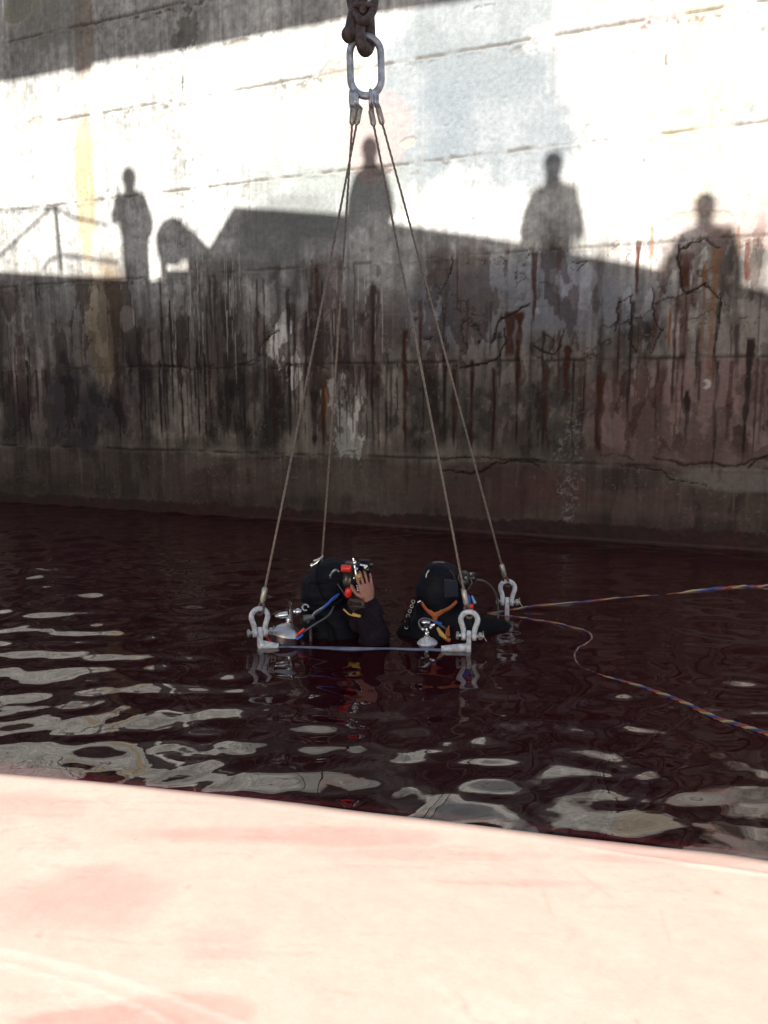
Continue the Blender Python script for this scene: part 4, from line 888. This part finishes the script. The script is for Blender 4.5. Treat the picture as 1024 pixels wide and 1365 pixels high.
def diver_right():
    D = 4.95
    r = empty('person', (P(590, 860, D).x, D, 0), 'diver on the right seen from behind, dark hood and orange Y-shaped back strap', 'person')
    chest = P(592, 862, D)+Vector((0, 0, -.06))
    def body(extra, name, m, skip=False):
        S = Sk(); pel = S.p(chest+Vector((.0, .04, -.55)), (.15+extra, .12+extra)); sp = S.p(chest+Vector((0, .04, -.25)), (.16+extra, .12+extra), pel)
        ch = S.p(chest+Vector((0, .02, .0)), (.20+extra, .135+extra), sp); nb = S.p(P(588, 826, D+.02), (.13+extra, .10+extra), ch)
        if not skip: S.chain(nb, [(P(588, 806, D+.02), .06), (P(588, 786, D+.02), .08), (P(588, 768, D+.02), .075)])
        for sx in (-1, 1): S.chain(pel, [(chest+Vector((sx*.1, .02, -.65)), .09+extra), (chest+Vector((sx*.11, .05, -1.0)), .06+extra), (chest+Vector((sx*.11, 0, -1.33)), .04+extra)])
        arm = [(P(545, 846, D-.0), .088+extra), (P(535, 862, D+.0), .072+extra), (P(530, 885, D-.1), .045+extra)]
        if not skip: arm.append((P(540, 890, D-.2), .03))
        S.chain(ch, arm)
        arm = [(P(636, 842, D+.05), .100+extra), (P(660, 843, D+.15), .095+extra), (P(676, 848, D+.2), .085+extra), (P(680, 872, D+.2), .055+extra)]
        if not skip: arm.append((P(676, 890, D+.2), .03))
        S.chain(ch, arm)
        return S.make(name, m, r, root=pel)
    body(-.012, 'body', M['skin']); crumple(body(.018, 'drysuit', M['neo'], True), .008)
    hb = MB()
    def shp(p):
        q = p.copy()
        if q.z > 0: q.x *= 1-.16*q.z; q.y *= 1-.1*q.z
        return q
    hood_mesh([(P(592, 884, D), .25, .16), (P(592, 860, D), .285, .175), (P(591, 842, D), .255, .17), (P(589, 826, D), .19, .165), (P(588, 812, D), .155, .15), (P(588, 800, D), .155, .15), (P(588, 787, D), .160, .155), (P(588, 772, D), .138, .145), (P(588, 760, D), .108, .12), (P(587, 752, D), .075, .085), (P(587, 748.5, D), .035, .04), (P(587, 747.5, D), .006, .008)], wr=.008, seed=9).build('hood', M['hood'], r)
    # hood seams: two curved piped ridges over the crown and a rear panel
    def onhood(px, py): return P(px, py, D-.16+.07*((px-589)/33)**2+.06*max(0, (775-py)/28)**2)
    hoses(r, [onhood(577, 750), onhood(585, 749.2), onhood(593, 750)], .0045, M['hose'], 'hood_piping')
    hoses(r, [onhood(568, 770), onhood(569, 765), onhood(572, 760)], .0045, M['ferrule'], 'hood_piping')
    hoses(r, [onhood(600, 760), onhood(604, 765), onhood(607, 772)], .004, M['tankred'], 'hood_piping')
    q = MB(); pts = [onhood(592, 772), onhood(610, 774), onhood(611, 795), onhood(593, 797)]
    pts = [p+Vector((0, -.012, 0)) for p in pts]; q.prism(pts, [p+Vector((0, .03, 0)) for p in pts]); q.build('hood_panel', mat('navy_panel', (.007, .008, .024), .7, 0, .2, 60), r, smooth=False, bevel=.006)
    # orange harness Y
    DD = D-.205
    def strap(pts, w, nm='harness_strap', m='orange'):
        return MB().tube(spline(pts, 6), [(w, .004)]*(6*(len(pts)-1)+1), 10, flat=(.0, .0, 1)).build(nm, M[m], r)
    hs = MB()
    hs.tube(spline([P(562, 803, DD+.05), P(568, 812, DD+.02), P(575, 817, DD), P(581, 819, DD)], 6), [(.012, .004)]*19, 10)
    hs.tube(spline([P(609, 802, DD+.05), P(600, 810, DD+.02), P(590, 815, DD), P(580, 819, DD)], 6), [(.012, .004)]*19, 10)
    hs.tube(spline([P(572, 815, DD-.003), P(580, 820, DD-.006), P(590, 815, DD-.003)], 6), [(.014, .005)]*13, 10)
    hs.tube([P(580, 818, DD), P(580, 828, DD)], [(.022, .005), (.010, .005)], 10, flat=(1, 0, 0))
    hs.build('harness', M['orange'], r)
    q = MB(); q.prism([P(599, 833, DD), P(600, 848, DD-.02), P(593, 848, DD-.02), P(594, 840, DD)], [P(599, 833, DD+.02), P(600, 848, DD), P(593, 848, DD), P(594, 840, DD+.02)])
    q.tube([P(592, 850, DD-.03), P(600, 854, DD-.03)], [(.010), (.013)], 10); q.build('harness_tab', M['orange'], r, smooth=False, bevel=.002)
    # row of chrome eyelets on the left strap
    hoses(r, [P(553, 800, DD+.08), P(549, 812, DD+.05), P(544, 824, DD+.03), P(542, 836, DD+.03)], .016, M['neo'], 'corrugated_hose')
    for px, py in [(551.0, 802), (549, 808), (546.5, 814.5), (544, 821), (542.5, 829), (541.8, 836)]:
        c = P(px, py, DD+.02); u = Vector((1, -.2, 0)).normalized(); w = Vector((0, 0, 1))
        MB().tube(arc(c, u, w, .0095, 0, 345, 16), .0028, 6, closed=False).build('eyelet', M['ferrule'], r)
    MB().tube([P(557, 803, DD+.04), P(561, 801, DD+.04)], .006, 8).build('buckle', M['chrome'], r)
    # gear on the right of the hood: mask side block, hoses, blue/red fittings
    q = MB(); q.ball(P(618, 775, D-.04), (.05, .07, .065), 16, 12); q.lathe(P(622, 770, D-.06), (1, -.1, .0), [(.03, 0), (.034, .01), (.034, .05), (.02, .06)], 14); mask = q.build('diving_mask', M['black'], r)
    for a in ([(613, 764), (620, 761), (624, 766), (622, 774)], [(616, 763), (611, 769), (614, 778)], [(626, 770), (629, 777), (624, 786)], [(618, 780), (622, 792), (620, 800)]):
        hoses(mask, [P(*p, D-.12) for p in a], .0045, M['rust'], 'whisker_hose')
    for a_, b_, c_ in ((621, 770, .13), (628, 765, .1), (616, 786, .13)): MB().ball(P(a_, b_, D-c_), .0085, 8, 6).build('valve', M['ferrule'], mask)
    hoses(r, [P(628, 774, D-.06), P(636, 773, D-.02), P(646, 775, D+.02), P(655, 782, D+.08), P(662, 794, D+.15), P(664, 808, D+.2), P(664, 826, D+.2)], .0060, M['hose'], 'gas_hose')
    q = MB(); q.lathe(P(622, 804, D-.14), (.15, -.1, 1), [(.024, 0), (.026, .008), (.019, .035), (.010, .05)], 14); q.build('blue_fitting', M['blue'], r)
    q = MB(); q.tube([P(629, 794, D-.14), P(633, 804, D-.14)], [.005, .010], 8); q.build('pale_fitting', mat('sky_blue_plastic', (.15, .4, .6), .4), r)
    q = MB(); q.lathe(P(626, 812, D-.15), (.2, -.2, 1), [(.014, 0), (.021, .008), (.021, .024), (.012, .034)], 14); q.build('red_fitting', M['red'], r)
    # cylinder low on the back, valve cluster above
    c = P(570, 861, D-.22)+Vector((0, 0, -.012)); ax = Vector((-.05, .05, 1)).normalized()
    tk = empty('diving_cylinder', c-ax*.5, 'pale cylinder just breaking the surface behind the right diver\'s orange strap', 'gas cylinder')
    MB().lathe(c-ax*.5, ax, [(.05, 0), (.068, .02), (.07, .05), (.07, .49), (.069, .5)], 26).build('barrel', M['tank'], tk)
    MB().lathe(c, ax, [(.069, 0), (.067, .018), (.058, .038), (.040, .054), (.020, .062), (.017, .070)], 26).build('shoulder', M['white'], tk)
    t = c+ax*.068; v = MB(); v.lathe(t, ax, [(.012, 0), (.014, .006), (.014, .03), (.010, .034), (.010, .06)], 12)
    v.ball(t+ax*.09+Vector((-.004, -.01, 0)), (.030, .02, .014), 14, 8); v.ball(t+ax*.062+Vector((.024, -.02, 0)), .013, 10, 8); v.ball(t+ax*.05+Vector((-.024, -.02, 0)), .011, 10, 8)
    v.lathe(t+ax*.07+Vector((.02, -.01, 0)), (1, -.1, .2), [(.008, 0), (.011, .005), (.011, .03)], 10); v.ball(t+ax*.03+Vector((.006, -.02, 0)), .010, 10, 8)
    v.build('valve', M['chrome'], tk)
    q = MB(); q.lathe(t+ax*.072+Vector((-.002, -.028, 0)), (0, -1, .3), [(.014, 0), (.015, .006), (.010, .010)], 14); q.build('valve_cap', M['black'], tk)
    q = MB(); q.tube([t+ax*.088+Vector((.05, 0, 0)), t+ax*.082+Vector((.09, 0, -.005))], [.012, .008], 10); q.build('blue_knob', M['blue'], tk)
    q = MB(); q.tube([t+ax*.045+Vector((.062, -.02, .015)), t+ax*.02+Vector((.085, -.02, 0)), t+ax*.0+Vector((.11, -.02, -.005))], [.007, .014, .009], 10); q.build('yellow_clip', M['yellow'], tk)
    hoses(tk, [t+ax*.05+Vector((-.03, -.02, 0)), t+ax*.09+Vector((-.045, -.01, 0)), t+ax*.11+Vector((-.01, 0, 0)), t+ax*.09+Vector((.05, 0, 0)), t+ax*.03+Vector((.13, .02, 0))], .006, M['hose'])
diver_right()

# ================================================================== FLOATING UMBILICALS
def umbilical(pts_px, label, rad, pitch, prof=None):
    base = [onz(*p) for p in pts_px]; pts = spline(base, 40)
    # even spacing
    L = [0]
    for a, b in zip(pts[:-1], pts[1:]): L.append(L[-1]+(b-a).length)
    n = int(L[-1]/.008); out = []; j = 0
    for i in range(n+1):
        d = L[-1]*i/n
        while j < len(L)-2 and L[j+1] < d: j += 1
        t = (d-L[j])/max(1e-9, L[j+1]-L[j]); out.append(pts[j].lerp(pts[j+1], t))
    r = empty('umbilical', base[len(base)//2], label, 'hose', 'floating diver umbilicals')
    for ph, m, nm in [(0, 's_red', 'red_strand'), (2.09, 's_blue', 'blue_strand'), (4.19, 's_yel', 'straw_strand')]:
        q = []; rq = []
        for i, p in enumerate(out):
            tg = (out[min(i+1, n)]-out[max(i-1, 0)]).normalized(); u = Vector((0, 0, 1)); w = tg.cross(u).normalized(); d = L[-1]*i/n
            a = ph+2*math.pi*(d/pitch+.45*math.sin(d*2.3)+.3*math.sin(d*5.1)); z = rad*.35+wz_at(p.x, p.y)+.004*math.sin(d*3.1+.5*rad*100)
            rl_ = rad*prof(i/n); sink = -1.6*rl_*max(0, math.sin(d*2.7+1)*math.sin(d*7.3))*(1-i/n*.6)-(rl_*.5)
            q.append(p+Vector((0, 0, z+sink))+(u*math.sin(a)+w*math.cos(a))*rl_); rq.append(rl_*.95)
        MB().tube(q, rq, 7).build(nm, M[m], r)
umbilical([(650, 818), (692, 811), (740, 806), (800, 800), (860, 794), (905, 790), (960, 785), (1024, 781), (1150, 775)], 'red, blue and straw twisted hose floating out to the right from the far shackle', .0085, .30, lambda t: .45+.25*math.sin(t*9)**2*(t > .25)+.5*math.exp(-((t-.62)/.10)**2))
umbilical([(650, 818), (690, 823), (722, 829), (750, 833), (772, 839), (787, 846), (787, 854), (772, 863), (766, 873), (772, 886), (800, 899), (835, 909), (870, 921), (905, 936), (950, 955), (1000, 972), (1060, 990)], 'looping coloured rope bending back on itself, nearer of the two floating lines at right', .0068, .13, lambda t: .42+.5*sst(.35, .9, t))
